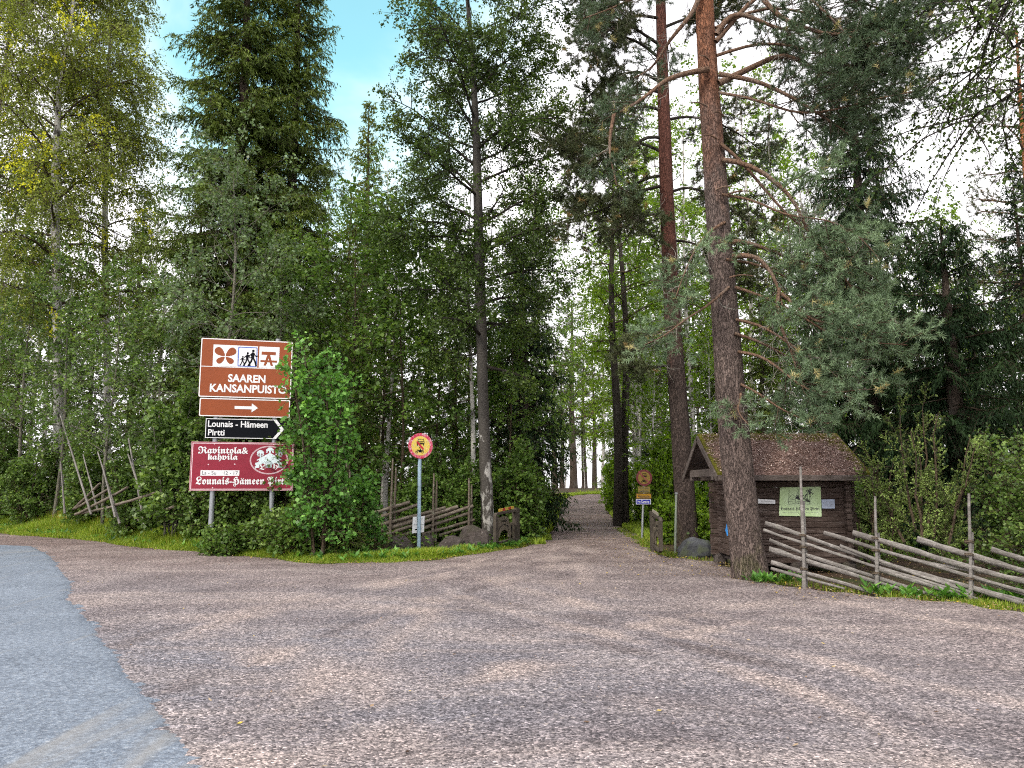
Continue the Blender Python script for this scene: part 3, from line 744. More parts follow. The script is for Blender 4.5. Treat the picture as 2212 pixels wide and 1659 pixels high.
def weeping_birch(name_label, pts, Y, R, seed, rad, k, lo=.3, limbs=46, mat=None, yellow=.065, bark=None, ex=None, dz=3.):
    rng = np.random.default_rng(seed); P, b = trunk_px(pts, Y); P = ext(P, dz)
    root = thing('birch_tree', b, name_label, 'tree'); T, B, C = MB(), MB(), MB()
    decid(T, B, C, P, list(R) + [.01], rng, lo=lo, limbs=limbs, rad=rad, elev=(55, 25), bend=.07, leaf=(.075, .036), k=k*1.15, sub=3.2, tw=4.6, twl=.75, hang=.42, tone=(.0, .8), yellow=yellow, up=.2, extra=ex, spread=.1)
    finish(root, T, bark or M_BIRCHW, B, M_TWIG, C, mat or L_BIRCHY); return root
weeping_birch('birch with drooping olive leaves, white trunk showing and many yellow sprays', [(128, 1080), (126, 900), (122, 600), (118, 430), (121, 330), (128, 200), (152, 60), (165, -60), (172, -200)], 30.,
              [.20, .18, .17, .155, .14, .10, .07, .05, .03], 21, lambda u: 4.0 * (1 - .55 * abs(u - .4)), 6, lo=.16, limbs=66)
weeping_birch('slender birch between the white trunked birch and the tallest spruce', [(235, 1080), (232, 800), (226, 500), (232, 250), (238, 60), (240, -120)], 32.,
              [.15, .14, .12, .08, .05, .03], 27, lambda u: 2.6 * (1 - .6 * abs(u - .4)), 6, lo=.2, limbs=50, yellow=.07)
weeping_birch('second weeping birch at the frame edge leaning over the verge', [(-60, 1090), (-55, 700), (-30, 400), (10, 150), (30, 0), (40, -150)], 33.,
              [.20, .18, .15, .10, .07, .05], 22, lambda u: 4.0 * (1 - .6 * abs(u - .45)), 6, lo=.18, limbs=52)

def big_spruce(label, px, Y, h, seed, rmax, mat, power=.62, lo=.05, dens=1., gap=.40, hang=.6, tone=(.15, .85), r0=.28, shoot=(.155, .019), per=6):
    rng = np.random.default_rng(seed); b = on(px, Y)
    root = thing('spruce_tree', b, label, 'tree'); T, B, C = MB(), MB(), MB()
    spruce(T, B, C, h, r0, rng, rmax, gap, lo, power, shoot, dens, hang, tone=tone, per=per)
    finish(root, T, M_SPRUCEB, B, M_TWIG, C, mat, loc=True); return root
SP1 = big_spruce('tallest spruce rising behind the sallow bush with its trunk showing through', 480, 27., 27.5, 31, 4.0, N_SPRUCE, dens=1.2)
SP2 = big_spruce('slightly thinner spruce standing right against the tallest one', 602, 28.5, 25., 32, 3.4, N_SPRUCE, hang=.8)
SP3 = big_spruce('pale narrow spruce far behind between the tall spruce and dark birch', 776, 40., 21.8, 33, 3.4, N_SPRPALE, dens=.55, gap=.6, shoot=(.22, .035))
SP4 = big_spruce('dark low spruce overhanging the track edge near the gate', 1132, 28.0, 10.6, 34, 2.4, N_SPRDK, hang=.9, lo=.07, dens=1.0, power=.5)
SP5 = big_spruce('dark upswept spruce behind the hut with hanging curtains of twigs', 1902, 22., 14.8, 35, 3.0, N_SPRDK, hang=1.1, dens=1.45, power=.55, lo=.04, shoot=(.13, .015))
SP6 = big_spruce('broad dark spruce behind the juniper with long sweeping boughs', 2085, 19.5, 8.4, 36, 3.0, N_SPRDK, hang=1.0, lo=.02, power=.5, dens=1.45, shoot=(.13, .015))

def placed(src, label, px, Y, sc, rz, group=None, mat=None, y_is_world=False):
    b = on(px, Y); c = copy_tree(src); c.location = b; c.rotation_euler = (0, 0, rz); c.scale = (sc,) * 3 if np.isscalar(sc) else sc
    c['label'] = label
    if group: c['group'] = group
    if mat is not None:
        for ch in c.children:
            if ch.name.split('.')[0] == 'crown':
                ch.material_slots[0].link = 'OBJECT'; ch.material_slots[0].material = mat
    return c

# ---- the two old pines by the hut
def pine_trunk(mb, P, R, rng, sides=28, m=90, amp=.035):
    P = np.asarray(P); n = len(P); d = np.r_[0, np.cumsum(np.linalg.norm(np.diff(P, axis=0), axis=1))]
    u = np.linspace(0, d[-1], m); Q = np.stack([np.interp(u, d, P[:, i]) for i in range(3)], 1)
    for _ in range(4): Q[1:-1] = .25 * Q[:-2] + .5 * Q[1:-1] + .25 * Q[2:]
    RR = np.interp(u, d, R)
    a = np.linspace(0, 2 * np.pi, sides, endpoint=False)
    flare = np.exp(-u / .28)[:, None] * (.16 + .10 * np.cos(5 * a + 1)[None])
    nz = np.cumsum(rng.normal(size=(m, sides)), 0); nz -= nz.mean(0); nz = (nz / (np.abs(nz).max() + 1e-9))
    hf = rng.normal(size=(m, sides)) * .35
    rr = RR[:, None] * (1 + flare + amp * nz + amp * .5 * hf)
    T = unit(np.gradient(Q, axis=0)); U = unit(np.cross(T, np.array([0, 1.0, 0]))); W = np.cross(T, U)
    V = Q[:, None] + rr[..., None] * (np.cos(a)[None, :, None] * U[:, None] + np.sin(a)[None, :, None] * W[:, None])
    idx = np.arange(m * sides).reshape(m, sides); A = idx[:-1]; B = np.roll(A, -1, 1); D = idx[1:]; C = np.roll(D, -1, 1)
    mb.add(V.reshape(-1, 3), np.stack([A, B, C, D], -1).reshape(-1, 4), .5, 0, True)
def pxlimb(pp, y0, y1, m=14):
    k = len(pp); return rounded([at(x, y, y0 + (y1 - y0) * i / (k - 1)) for i, (x, y) in enumerate(pp)], m)

def pine_one():
    rng = np.random.default_rng(41); Y = 13.9
    P, b = trunk_px([(1624, 1245), (1608, 1150), (1592, 1000), (1578, 850), (1564, 650), (1553, 500), (1543, 350), (1532, 200), (1523, 50), (1520, -60), (1512, -300), (1500, -620)], Y)
    P[0] = np.array([P[0][0], Y, b[2] - .1])
    R = np.array([72, 68, 66, 63, 57, 53, 50, 46, 42, 39, 28, 12]) / 2. * Y / FPX
    root = thing('pine_tree', b, 'thick leaning pine in front of the hut, grey brown bark turning orange above', 'tree')
    T, B, C, Dd, Wg = MB(), MB(), MB(), MB(), MB()
    pine_trunk(T, P, R, rng)
    limbs = []
    def lim(r, y0, y1, *pp): limbs.append((pxlimb(pp, y0, y1), r))
    f = Y - .25
    # limbs to the right that droop in front of the spruces
    lim(.055, f, f - .4, (1582, 553), (1605, 550), (1640, 556), (1668, 590), (1682, 625), (1690, 660))
    lim(.038, f - .4, f - .3, (1684, 622), (1678, 660), (1681, 695), (1700, 735), (1716, 775), (1725, 820), (1760, 862))
    lim(.034, f - .4, f - .9, (1688, 634), (1715, 655), (1745, 690), (1790, 700), (1860, 705), (1935, 690))
    lim(.045, f, f + .3, (1578, 522), (1600, 518), (1640, 532), (1690, 552), (1760, 575), (1840, 590))
    lim(.050, f, f - .5, (1560, 345), (1600, 346), (1650, 370), (1690, 405), (1724, 435), (1735, 490), (1770, 540), (1815, 580), (1850, 640))
    lim(.036, f, f + .2, (1556, 310), (1590, 335), (1640, 395), (1690, 455), (1740, 500), (1800, 520), (1860, 535))
    lim(.03, f, f - .8, (1590, 690), (1640, 700), (1690, 730), (1740, 770), (1810, 780), (1890, 775))
    lim(.03, f, f - 1.0, (1594, 760), (1640, 765), (1690, 800), (1740, 845), (1800, 850), (1870, 840))
    lim(.026, f, f - .6, (1600, 830), (1640, 850), (1680, 880), (1730, 905), (1790, 915))
    lim(.03, f, f - .9, (1588, 620), (1650, 640), (1730, 680), (1800, 730), (1870, 740), (1960, 745))
    lim(.024, f, f - .7, (1600, 850), (1600, 868), (1592, 880), (1600, 900), (1618, 918))
    # upper right limbs
    lim(.06, f, f - .2, (1548, 75), (1570, 35), (1600, 26), (1650, 50), (1705, 70), (1750, 60))
    lim(.065, f, f + .3, (1552, 180), (1590, 160), (1640, 140), (1690, 108), (1730, 130), (1780, 165), (1850, 170), (1930, 130))
    lim(.05, f, f - .6, (1650, 0), (1690, 45), (1740, 60), (1800, 80), (1880, 60), (1960, 90))
    lim(.05, f, f - .4, (1552, 160), (1640, 175), (1720, 215), (1790, 260), (1850, 300))
    lim(.05, f, f + .5, (1546, 90), (1640, -20), (1740, -40), (1860, 10), (1960, 30))
    lim(.033, f, f - .3, (1548, 120), (1640, 90), (1730, 100), (1820, 130), (1900, 190), (1960, 200))
    lim(.030, f, f - .9, (1552, 200), (1640, 215), (1720, 250), (1800, 240), (1880, 215), (1990, 195))
    lim(.033, f, f + .8, (1546, 60), (1650, 10), (1760, 30), (1850, 60), (1950, 60), (2040, 40))
    lim(.04, f, f - .6, (1536, -60), (1650, -60), (1760, 0), (1860, 110), (1930, 90))
    lim(.026, f, f - 1.2, (1560, 420), (1630, 430), (1700, 470), (1780, 470), (1850, 500), (1900, 560))
    lim(.026, f, f + .5, (1568, 560), (1640, 570), (1720, 610), (1800, 640), (1880, 640))
    lim(.030, f, f + .3, (1586, 720), (1650, 740), (1730, 790), (1800, 810), (1900, 820))
    # limbs to the left, across the second pine
    lim(.06, f, f - .6, (1530, 150), (1490, 156), (1440, 170), (1400, 205), (1360, 232), (1322, 250))
    lim(.035, f - .6, f - .9, (1326, 248), (1318, 290), (1316, 330), (1325, 370), (1332, 400))
    lim(.055, f, f + .3, (1518, -30), (1500, 25), (1465, 65), (1440, 95), (1410, 150), (1370, 168))
    lim(.045, f, f - .4, (1520, -120), (1470, -60), (1400, -20), (1320, 20), (1260, 40))
    lim(.03, f, f - .5, (1566, 480), (1530, 500), (1500, 540), (1478, 590), (1460, 640))
    lim(.028, f, f - .5, (1575, 620), (1530, 660), (1480, 690), (1430, 730), (1390, 745))
    for Q, r in limbs:
        L = np.array([np.linalg.norm(np.diff(Q, axis=0), axis=1).sum()])
        left = Q[-1, 0] < P[3][0]
        up = Q[-1, 2] > 6.2
        pine_spray(B, C, Q[None], L, np.array([r]), rng, s0=.5 if (L[0] > 1.2 and r > .034) else .22, sub=3.5 if not up else 4.4, tw=8., subl=.42, hang=.03, nt=40, ln=.092, w=.0058, mbW=Wg,
                   tone=(.0, .42) if up else (.1, .88), mbD=Dd, dead=.2)
    # broken snags on the trunk
    for px, py, dx in ((1546, 410, 18), (1563, 250, -16), (1532, 130, -14), (1571, 420, 26), (1549, 300, -20), (1575, 600, 24), (1528, 230, -22)):
        q = at(px, py, f - .1); B.tube(rounded([q, q + np.array([dx * .008, -.1, .05]), q + np.array([dx * .016, -.18, -.02])], 5), np.linspace(.02, .008, 5), 6)
    finish(root, T, M_PINE1, B, M_LIMB, C, N_PINE, Dd, mbW=Wg)
pine_one()

def pine_two():
    rng = np.random.default_rng(42); Y = 20.5
    P, b = trunk_px([(1486, 1180), (1478, 1050), (1468, 900), (1456, 750), (1448, 600), (1441, 450), (1436, 300), (1431, 150), (1427, 0), (1424, -150), (1420, -330)], Y)
    R = np.array([46, 43, 40, 37, 34, 31, 29, 26, 23, 18, 6]) / 2. * Y / FPX
    root = thing('pine_tree', b, 'second pine behind, dark below and dull red above, at the track corner', 'tree')
    T, B, C, Dd, Wg = MB(), MB(), MB(), MB(), MB(); pine_trunk(T, P, R, rng, 20, 70, .03)
    limbs = []
    def lim(r, y0, y1, *pp): limbs.append((pxlimb(pp, y0, y1), r))
    f = Y
    lim(.05, f, f - .8, (1436, 300), (1400, 290), (1350, 330), (1300, 350), (1240, 345), (1200, 330))
    lim(.05, f, f + .9, (1434, 330), (1390, 310), (1330, 300), (1270, 330), (1230, 380))
    lim(.05, f, f - .5, (1436, 400), (1390, 410), (1330, 440), (1260, 470), (1210, 480))
    lim(.05, f, f + .3, (1430, 180), (1380, 150), (1310, 170), (1250, 230))
    lim(.05, f, f - .2, (1432, 200), (1380, 190), (1330, 210), (1290, 250))
    lim(.05, f, f - 1.2, (1428, 40), (1370, 30), (1310, 70), (1250, 110))
    lim(.05, f, f + .8, (1438, 380), (1400, 380), (1340, 420), (1280, 440), (1220, 430))
    lim(.05, f, f - .3, (1434, 240), (1390, 225), (1330, 250), (1270, 290), (1210, 300))
    lim(.045, f, f - 1.5, (1440, 470), (1410, 460), (1370, 480), (1330, 500))
    lim(.05, f, f + .5, (1430, 130), (1380, 90), (1320, 70), (1270, 30))
    lim(.05, f, f - .9, (1430, 100), (1370, 60), (1300, 20), (1250, -20))
    lim(.05, f, f + 1.2, (1432, 60), (1480, 40), (1540, 30), (1600, 20))
    lim(.045, f, f - 1., (1426, 0), (1370, -40), (1310, -70), (1260, -60))
    lim(.045, f, f + 1., (1436, 260), (1480, 250), (1540, 260), (1600, 290), (1650, 330))
    lim(.045, f, f + 1., (1440, 420), (1480, 400), (1540, 420), (1600, 470), (1660, 500))
    lim(.04, f, f + 1.4, (1444, 520), (1490, 520), (1560, 560), (1630, 610))
    lim(.04, f, f - .8, (1462, 790), (1430, 790), (1390, 800), (1350, 790))
    lim(.035, f, f - .8, (1456, 735), (1420, 740), (1380, 760), (1345, 750))
    for yy in (-100, -180, -250, -300):
        for s in (-1, 1): lim(.04, f, f + rng.normal(), (1425, yy), (1425 + s * 60, yy - 40), (1425 + s * 130, yy - 40), (1425 + s * 190, yy))
    for Q, r in limbs:
        L = np.array([np.linalg.norm(np.diff(Q, axis=0), axis=1).sum()])
        pine_spray(B, C, Q[None], L, np.array([r]), rng, s0=.25, sub=5.4, tw=7., subl=.40, hang=.02, nt=36, ln=.115, w=.0085, tone=(.0, .8), mbD=Dd, mbW=Wg)
    for i in range(26):
        py = 250 + i * 28; t = rng.choice([-1, 1]); w = np.interp(py, [0, 600, 1180], [11, 16, 22])
        q = at(np.interp(py, [0, 300, 600, 900], [1427, 1436, 1448, 1468]) + t * w, py, Y - .05)
        B.tube(rounded([q, q + np.array([t * .12, -.05, .04]), q + np.array([t * .25, -.1, -.03 + .1 * rng.normal()])], 5), np.linspace(.014, .005, 5), 5)
    finish(root, T, M_PINE2, B, M_DARKB, C, N_PINEDK, Dd, mbW=Wg)
pine_two()

def gen_pine(label, px, Y, h, seed, rmax=2.6, lo=.45, bark=None, mat=None, nt=16, ln=.13, w=.011, limbs=34, r0=.2, lean=0.):
    rng = np.random.default_rng(seed); b = on(px, Y)
    root = thing('pine_tree', b, label, 'tree'); T, B, C = MB(), MB(), MB()
    z = np.linspace(-.1, h, 16); P = np.stack([lean * z + .08 * np.sin(z * .35 + seed), .06 * np.cos(z * .4), z], 1)
    pine_trunk(T, P, r0 * (1 - z / h * .85) + .01, rng, 14, 50, .03)
    t = lo + (1 - lo) * (np.arange(limbs) + rng.random(limbs)) / limbs; u = (t - lo) / (1 - lo)
    p, _ = along(P[None], np.zeros(limbs, int), t)
    az = np.arange(limbs) * 2.4 + rng.normal(size=limbs) * .4; e = np.radians(-5 + 45 * u + rng.normal(size=limbs) * 9)
    D = np.stack([np.cos(az) * np.cos(e), np.sin(az) * np.cos(e), np.sin(e)], 1)
    L = rmax * np.clip(1.15 - .75 * u, .3, 1) * (.65 + .5 * rng.random(limbs))
    P1 = grow(p, D, L, 8, -.03, .12, rng)
    pine_spray(B, C, P1, L, .02 + .014 * L, rng, .35, 3.2, 4.5, .42, .35, .0, nt, ln, w, (.0, .9))
    finish(root, T, bark or M_PINE_F, B, M_LIMB, C, mat or N_PINEDK, loc=True); return root
PN1 = gen_pine('orange barked pine by the frame edge above the dark spruces', 2292, 27., 18.5, 51, 2.5, .38, lean=.0)
PN2 = gen_pine('slender pine on the bank beyond the bend of the track', 1238, 82., 20., 52, 3.2, .35, nt=12, ln=.22, w=.025, limbs=26, r0=.42, bark=M_SPRUCEB)

# ---- bright birches on the far side of the track
def bg_birch(label, px, Y, h, seed, rad, mat, bark, k=6, leaf=(.10, .048), lo=.22, limbs=30, r0=.13, lean=0., name='birch_tree', cat='tree', hang=.2, sub=2.0, tw=3.0):
    rng = np.random.default_rng(seed); b = on(px, Y)
    root = thing(name, b, label, cat); T, B, C = MB(), MB(), MB()
    z = np.linspace(-.1, h, 12); P = np.stack([lean * z + .10 * np.sin(z * .5 + seed), .10 * np.cos(z * .43 + seed), z], 1)
    decid(T, B, C, P, r0 * (1 - z / h) ** .8 + .008, rng, lo, limbs, rad, (50, 15), .04, leaf, k, sub, tw, .5, hang, (.0, .92), up=.3)
    finish(root, T, bark, B, M_TWIG, C, mat, loc=True); return root
BB1 = bg_birch('bright green birch by the track behind the twin dark trunks', 1385, 37., 19., 61, lambda u: 3.0 * (1 - .6 * abs(u - .35)), L_BRIGHT, M_BIRCHW, r0=.12)
BB2 = bg_birch('light leafed birch rising behind the dark spruces beyond the hut', 2070, 36., 14.5, 62, lambda u: 2.6 * (1 - .6 * abs(u - .3)), L_BRIGHT, M_BIRCHW, r0=.12, k=8)
TR1 = bg_birch('rough dark trunk of the twin pair, left stem, beside the track', 1334, 32., 17., 63, lambda u: 2.2 * (1 - .6 * abs(u - .5)), L_BRIGHT, M_TWINB, r0=.21, lo=.42, limbs=24, name='birch_tree')
TR2 = placed(TR1, 'rough dark trunk of the twin pair, right stem, beside the track', 1354, 32.4, .97, 2.)
# ------------------------------------------------------------------ young trees, bushes and the wood behind
def bush(label, px, Y, h, seed, mat, width, stems=6, leaf=(.085, .045), k=7, bark=None, lo=.12, limbs=12, name='bush', cat='bush', lean=(0, 0), hang=.12, up=.5, sub=2.2, tw=3.2, group=None, tone=(.0, .85), stem_r=.022, spread=1., twl=.36):
    rng = np.random.default_rng(seed); b = on(px, Y)
    root = thing(name, b, label, cat, group); T, B, C = MB(), MB(), MB()
    for i in range(stems):
        a = i * 2.4 + rng.random(); rr = width * .5 * spread * (.25 + .75 * (i / max(1, stems - 1)))
        hh = h * (1 - .28 * rng.random() - .18 * (i / max(1, stems)))
        z = np.linspace(-.08, hh, 8); u = z / h
        P = np.stack([.12 * math.cos(a) + rr * math.cos(a) * np.clip(u, 0, 1) ** 1.2 + lean[0] * u * h, .12 * math.sin(a) + rr * math.sin(a) * np.clip(u, 0, 1) ** 1.2 + lean[1] * u * h, z], 1) + rng.normal(size=(8, 3)) * .02 * h * .3
        decid(T, B, C, P, stem_r * (1 - .8 * np.clip(u, 0, 1)) + .003, rng, lo, limbs, lambda u_: width * .36 * (1 - .55 * u_), (60, 20), .05, leaf, k, sub, tw, twl, hang, tone, up, limb_r=.5, tsides=6)
    finish(root, T, bark or M_TWIG, B, bark or M_TWIG, C, mat, loc=True, names=('stems', 'branches', 'foliage')); return root
def young(label, px, Y, h, seed, mat, rad, r0=.06, lo=.2, limbs=34, leaf=(.085, .042), k=6, bark=None, lean=0., hang=.12, name='young_tree', elev=(60, 25), sub=2.2, tw=3.2, tone=(.0, .85), up=.5, ex=None):
    rng = np.random.default_rng(seed); b = on(px, Y)
    root = thing(name, b, label, 'tree'); T, B, C = MB(), MB(), MB()
    z = np.linspace(-.1, h, 12); P = np.stack([lean * z + .03 * h * .3 * np.sin(z * .8 + seed), .06 * np.cos(z * .7 + seed), z], 1)
    decid(T, B, C, P, r0 * (1 - z / h) ** .8 + .006, rng, lo, limbs, rad, elev, .04, leaf, k, sub, tw, .42, hang, tone, up=up, tsides=8)
    finish(root, T, bark or M_GREYTW, B, bark or M_GREYTW, C, mat, loc=True); return root

SALLOW = young('silvery grey green sallow rising above the brown signboard', 472, 21.6, 10.4, 71, L_GREY, lambda u: 2.5 * (1 - .75 * abs(u - .45)), .085, .30, 40, (.085, .040), 6, hang=.05)
YA1 = young('slim aspen at the verge with a bare leaning stem below its leaves', 222, 25.0, 8.0, 72, L_ASPEN, lambda u: 2.0 * (1 - .7 * abs(u - .35)), .055, .28, 36, (.08, .042), 6)
YA2 = placed(YA1, 'leafy aspen at the edge of the frame over the lit grass', 30, 30., 1.3, 1.9)
YA3 = placed(YA1, 'aspen sapling filling the gap under the white birch', 118, 28.5, 1.15, 4.1)
YA4 = placed(YA1, 'aspen in front of the tallest spruce', 330, 24., .92, 3.0)
YA5 = placed(YA1, 'aspen crowding behind the signboard', 585, 22.5, 1.0, 5.2)
bush('round leafed aspen thicket between the broken fence and the signboard', 366, 21.2, 4.5, 73, L_ASPEN, 1.9, 7, (.105, .058), 5, M_GREYTW)
AL = bush('fresh green alder bush covering the right side of the signboard', 688, 17.6, 5.3, 74, L_ALDER, 1.75, 6, (.10, .046), 2.6, M_TWIG, .16, 16, hang=.1, lean=(-.015, 0.), stem_r=.03)
bush('low bramble bush under the red signboard', 590, 18.7, .85, 75, L_ASPEN, 1.3, 7, (.085, .046), 2.4, lo=.1, limbs=9)
bush('knee high bush at the foot of the left sign post', 490, 18.5, .55, 76, L_MID, 1.0, 5, (.07, .036), 4, lo=.1, limbs=8)
bush('alder shoots in front of the pole fence', 780, 18.8, 1.9, 77, L_ALDER, .9, 4, (.09, .045), 3)
bush('leafy shrub at the foot of the alder by the sign', 650, 18.0, 1.1, 78, L_MID, 1.2, 5, (.08, .042), 3, lo=.08, limbs=9)
spl = big_spruce('little spruce sapling beside the pole fence end', 742, 18.0, 1.1, 79, .62, N_SPRUCE, power=.6, lo=.02, dens=1.6, gap=.10, hang=.2, r0=.02, shoot=(.07, .012), per=5)
BUA = bush('dense shrub at the verge below the leafy aspen', 60, 29., 3.0, 80, L_ASPEN, 2.3, 7, (.085, .045), 5)
placed(BUA, 'dense shrub behind the collapsed fence', 190, 26.5, .95, 2.2)
placed(BUA, 'dense shrub behind the leaning fence stakes', 290, 23.4, .8, 4.)
placed(BUA, 'dense shrub at the frame edge on the bank', -50, 30., 1.2, 1.)
placed(BUA, 'dense shrub behind the red signboard', 470, 21.0, .95, 3.3, mat=L_GREY)
placed(BUA, 'dense shrub between signboard and pole fence', 600, 20.6, .95, 5.3)
MAP = young('maple sapling behind the pole fence, left of the round sign', 862, 23.5, 8.2, 81, L_MID, lambda u: 2.0 * (1 - .6 * abs(u - .4)), .05, .16, 38, (.10, .055), 5, bark=M_TWIG)
placed(MAP, 'maple beside the alder with its crown against the tall spruce', 752, 23.0, 1.12, 1.4)
placed(MAP, 'maple behind the round sign', 945, 25.0, 1.0, 2.9)
placed(MAP, 'taller maple between the round sign and the dark birch', 985, 27.5, 1.22, 4.4)
placed(MAP, 'maple leaning from behind the pale narrow spruce', 820, 30.0, 1.35, .7)
placed(MAP, 'maple right of the dark birch trunk', 1105, 25.2, .80, 3.7)
placed(MAP, 'maple behind the sallow', 660, 25.0, 1.05, 5.4)
BTH = bg_birch('thin white stemmed birch just left of the dark birch', 1014, 24.2, 11.5, 82, lambda u: 1.3 * (1 - .5 * u), L_MID, M_BIRCHW, k=4, leaf=(.07, .034), lo=.35, limbs=24, r0=.085)
placed(BTH, 'thin birch pole behind the pole fence', 838, 24.6, .92, 2.4)
BUB = bush('leafy bush beside the carved gate at the track edge', 1110, 23.2, 2.7, 83, L_MID, 1.7, 7, (.085, .046), 5)
placed(BUB, 'bush along the track just past the carved gate', 1126, 26., 1.0, 2.)
placed(BUB, 'bush along the track under the dark low spruce', 1140, 30., .95, 3.6)
placed(BUB, 'bush behind the big boulder', 1000, 22.4, .82, 5.)
placed(BUB, 'bush behind the paper notice and fence', 905, 22.6, .80, 1.)
placed(BUB, 'bush behind the fence and round sign pole', 950, 23.6, .95, 4.4)
placed(BUB, 'bush at the far left bend of the track', 1150, 38., 1.0, 2.7)
# right of the track
BUR = bush('bright bush at the inner side of the bend', 1340, 42., 2.9, 84, L_BRIGHT, 2.0, 6, (.12, .06), 3)
placed(BUR, 'bright bush beside the twin dark trunks', 1392, 33., (.62, .62, .8), 2.)
placed(BUR, 'bright bush behind the small yellow plates', 1420, 28.5, (.7, .7, 1.0), 3.1)
placed(BUR, 'bright tall bush left of the reddish pine', 1440, 31., (.9, .9, 1.4), 4.4)
placed(BUR, 'bright bush between reddish pine and hut', 1530, 22.5, .60, 5.)
placed(BUR, 'low bright bush by the dark boulder', 1512, 20.6, .40, .5, mat=L_ASPEN)
placed(BUR, 'shaded bush near the carved gate leaf on the hut side', 1440, 22.2, .45, 1.2, mat=L_MID)
placed(BUR, 'bright undergrowth far behind the reddish pine', 1500, 33., 1.3, 2.2)
placed(BUR, 'bright bush at the end of the straight track', 1330, 54., 1.0, 5.7)
BUH = bush('pale leaved bush at the frame edge behind the pole fence', 2200, 15.4, 2.6, 85, L_ASPEN, 1.8, 6, (.065, .034), 3.5)
placed(BUH, 'pale leaved bush beyond the fence end', 2290, 12.5, .9, 2.6)
placed(BUH, 'shaded bush behind the hut corner', 1880, 17.5, .7, 4.4, mat=L_MID)

# juniper by the fence
def juniper(label, px, Y, h, seed, w):
    rng = np.random.default_rng(seed); b = on(px, Y); root = thing('juniper', b, label, 'shrub'); T, B, C = MB(), MB(), MB()
    n = 9
    for i in range(n):
        a = i * 2.4 + rng.random(); rr = w * .5 * (i / n) ** .7; hh = h * (1 - .45 * (i / n) ** 1.5 * (.6 + .6 * rng.random()))
        z = np.linspace(-.05, hh, 8); u = z / hh
        P = np.stack([.1 * math.cos(a) + rr * math.cos(a) * u ** .8, .1 * math.sin(a) + rr * math.sin(a) * u ** .8, z], 1) + rng.normal(size=(8, 3)) * .03
        T.tube(P, .03 * (1 - .85 * u) + .004, 6)
        L = np.array([np.linalg.norm(np.diff(P, axis=0), axis=1).sum()])
        p, D, L1, i1 = spawn(P[None], L, 32, .10, 1., (25, 55), lambda l, s: .85 * (1.15 - .75 * s) * w / 2.2, rng, 8, .1, .25)
        P1 = grow(p, D, L1, 6, -.02, .10, rng); B.tubes(P1, np.full((len(P1), 6), .008) * np.linspace(1, .3, 6)[None], 3)
        p, D, L2, i2 = spawn(P1, L1, 22, .08, 1., (25, 60), lambda l, s: .10 + .24 * l * (1.1 - s), rng, 5, .1, .12)
        P2 = grow(p, D, L2, 4, .03, .12, rng); B.tubes(P2, np.full((len(P2), 4), .004), 3)
        c = np.maximum(10, (L2 * 110).astype(int)); ix = np.repeat(np.arange(len(L2)), c); s = rng.random(len(ix)); q, t = along(P2, ix, s)
        d = unit(t * .8 + rng.normal(size=q.shape) * .5); tb = rng.random(len(L1))
        C.leaves(q, d, .038 * (.7 + .6 * rng.random(len(ix))), .0115, np.clip(.05 + .5 * tb[i2][ix] + .35 * rng.random(len(ix)), 0, .92), .3, rng)
    finish(root, T, M_TWIG, B, M_TWIG, C, N_JUNIPER, loc=True, names=('stems', 'branches', 'foliage')); return root
juniper('bushy green juniper standing behind the pole fence', 2005, 13.7, 3.0, 91, 2.1)
juniper('lower juniper leaning against the hut end', 1905, 14.6, 2.15, 92, 1.4)

# birch boughs reaching in from a tree that stands outside the frame
def edge_birch():
    rng = np.random.default_rng(95); Y = 13.; b = on(2640, Y)
    root = thing('birch_tree', b, 'birch outside the view whose dark boughs hang in over the top corner', 'tree'); T, B, C = MB(), MB(), MB()
    z = np.linspace(-.1, 15, 12); P = b + np.stack([0 * z, 0 * z, z], 1)
    def lim(r, y1, *pp): k = len(pp); return ([at(x, y, Y + (y1 - Y) * i / (k - 1)) for i, (x, y) in enumerate(pp)], r)
    ex = [lim(.05, 12, (2640, 60), (2450, 60), (2330, 110), (2212, 180), (2120, 250), (2050, 270)), lim(.05, 12.6, (2640, 40), (2420, 0), (2250, 60), (2150, 130), (2080, 160)),
          lim(.05, 12, (2640, -150), (2420, -140), (2280, -60), (2170, 0), (2090, 60)), lim(.04, 12, (2640, -60), (2400, -60), (2200, -10), (2120, 60)),
          lim(.04, 13, (2640, -250), (2400, -240), (2230, -120), (2130, -40)), lim(.05, 12, (2640, 140), (2420, 100), (2300, 160), (2212, 240))]
    decid(T, B, C, P, .2 * (1 - z / 16) + .01, rng, .35, 26, lambda u: 3. * (1 - .6 * u), (50, 15), .05, (.06, .028), 4, 2.2, 3.4, .4, .28, (.0, .85), extra=ex)
    finish(root, T, M_BIRCHD, B, M_DARKB, C, L_BIRCHD)
edge_birch()

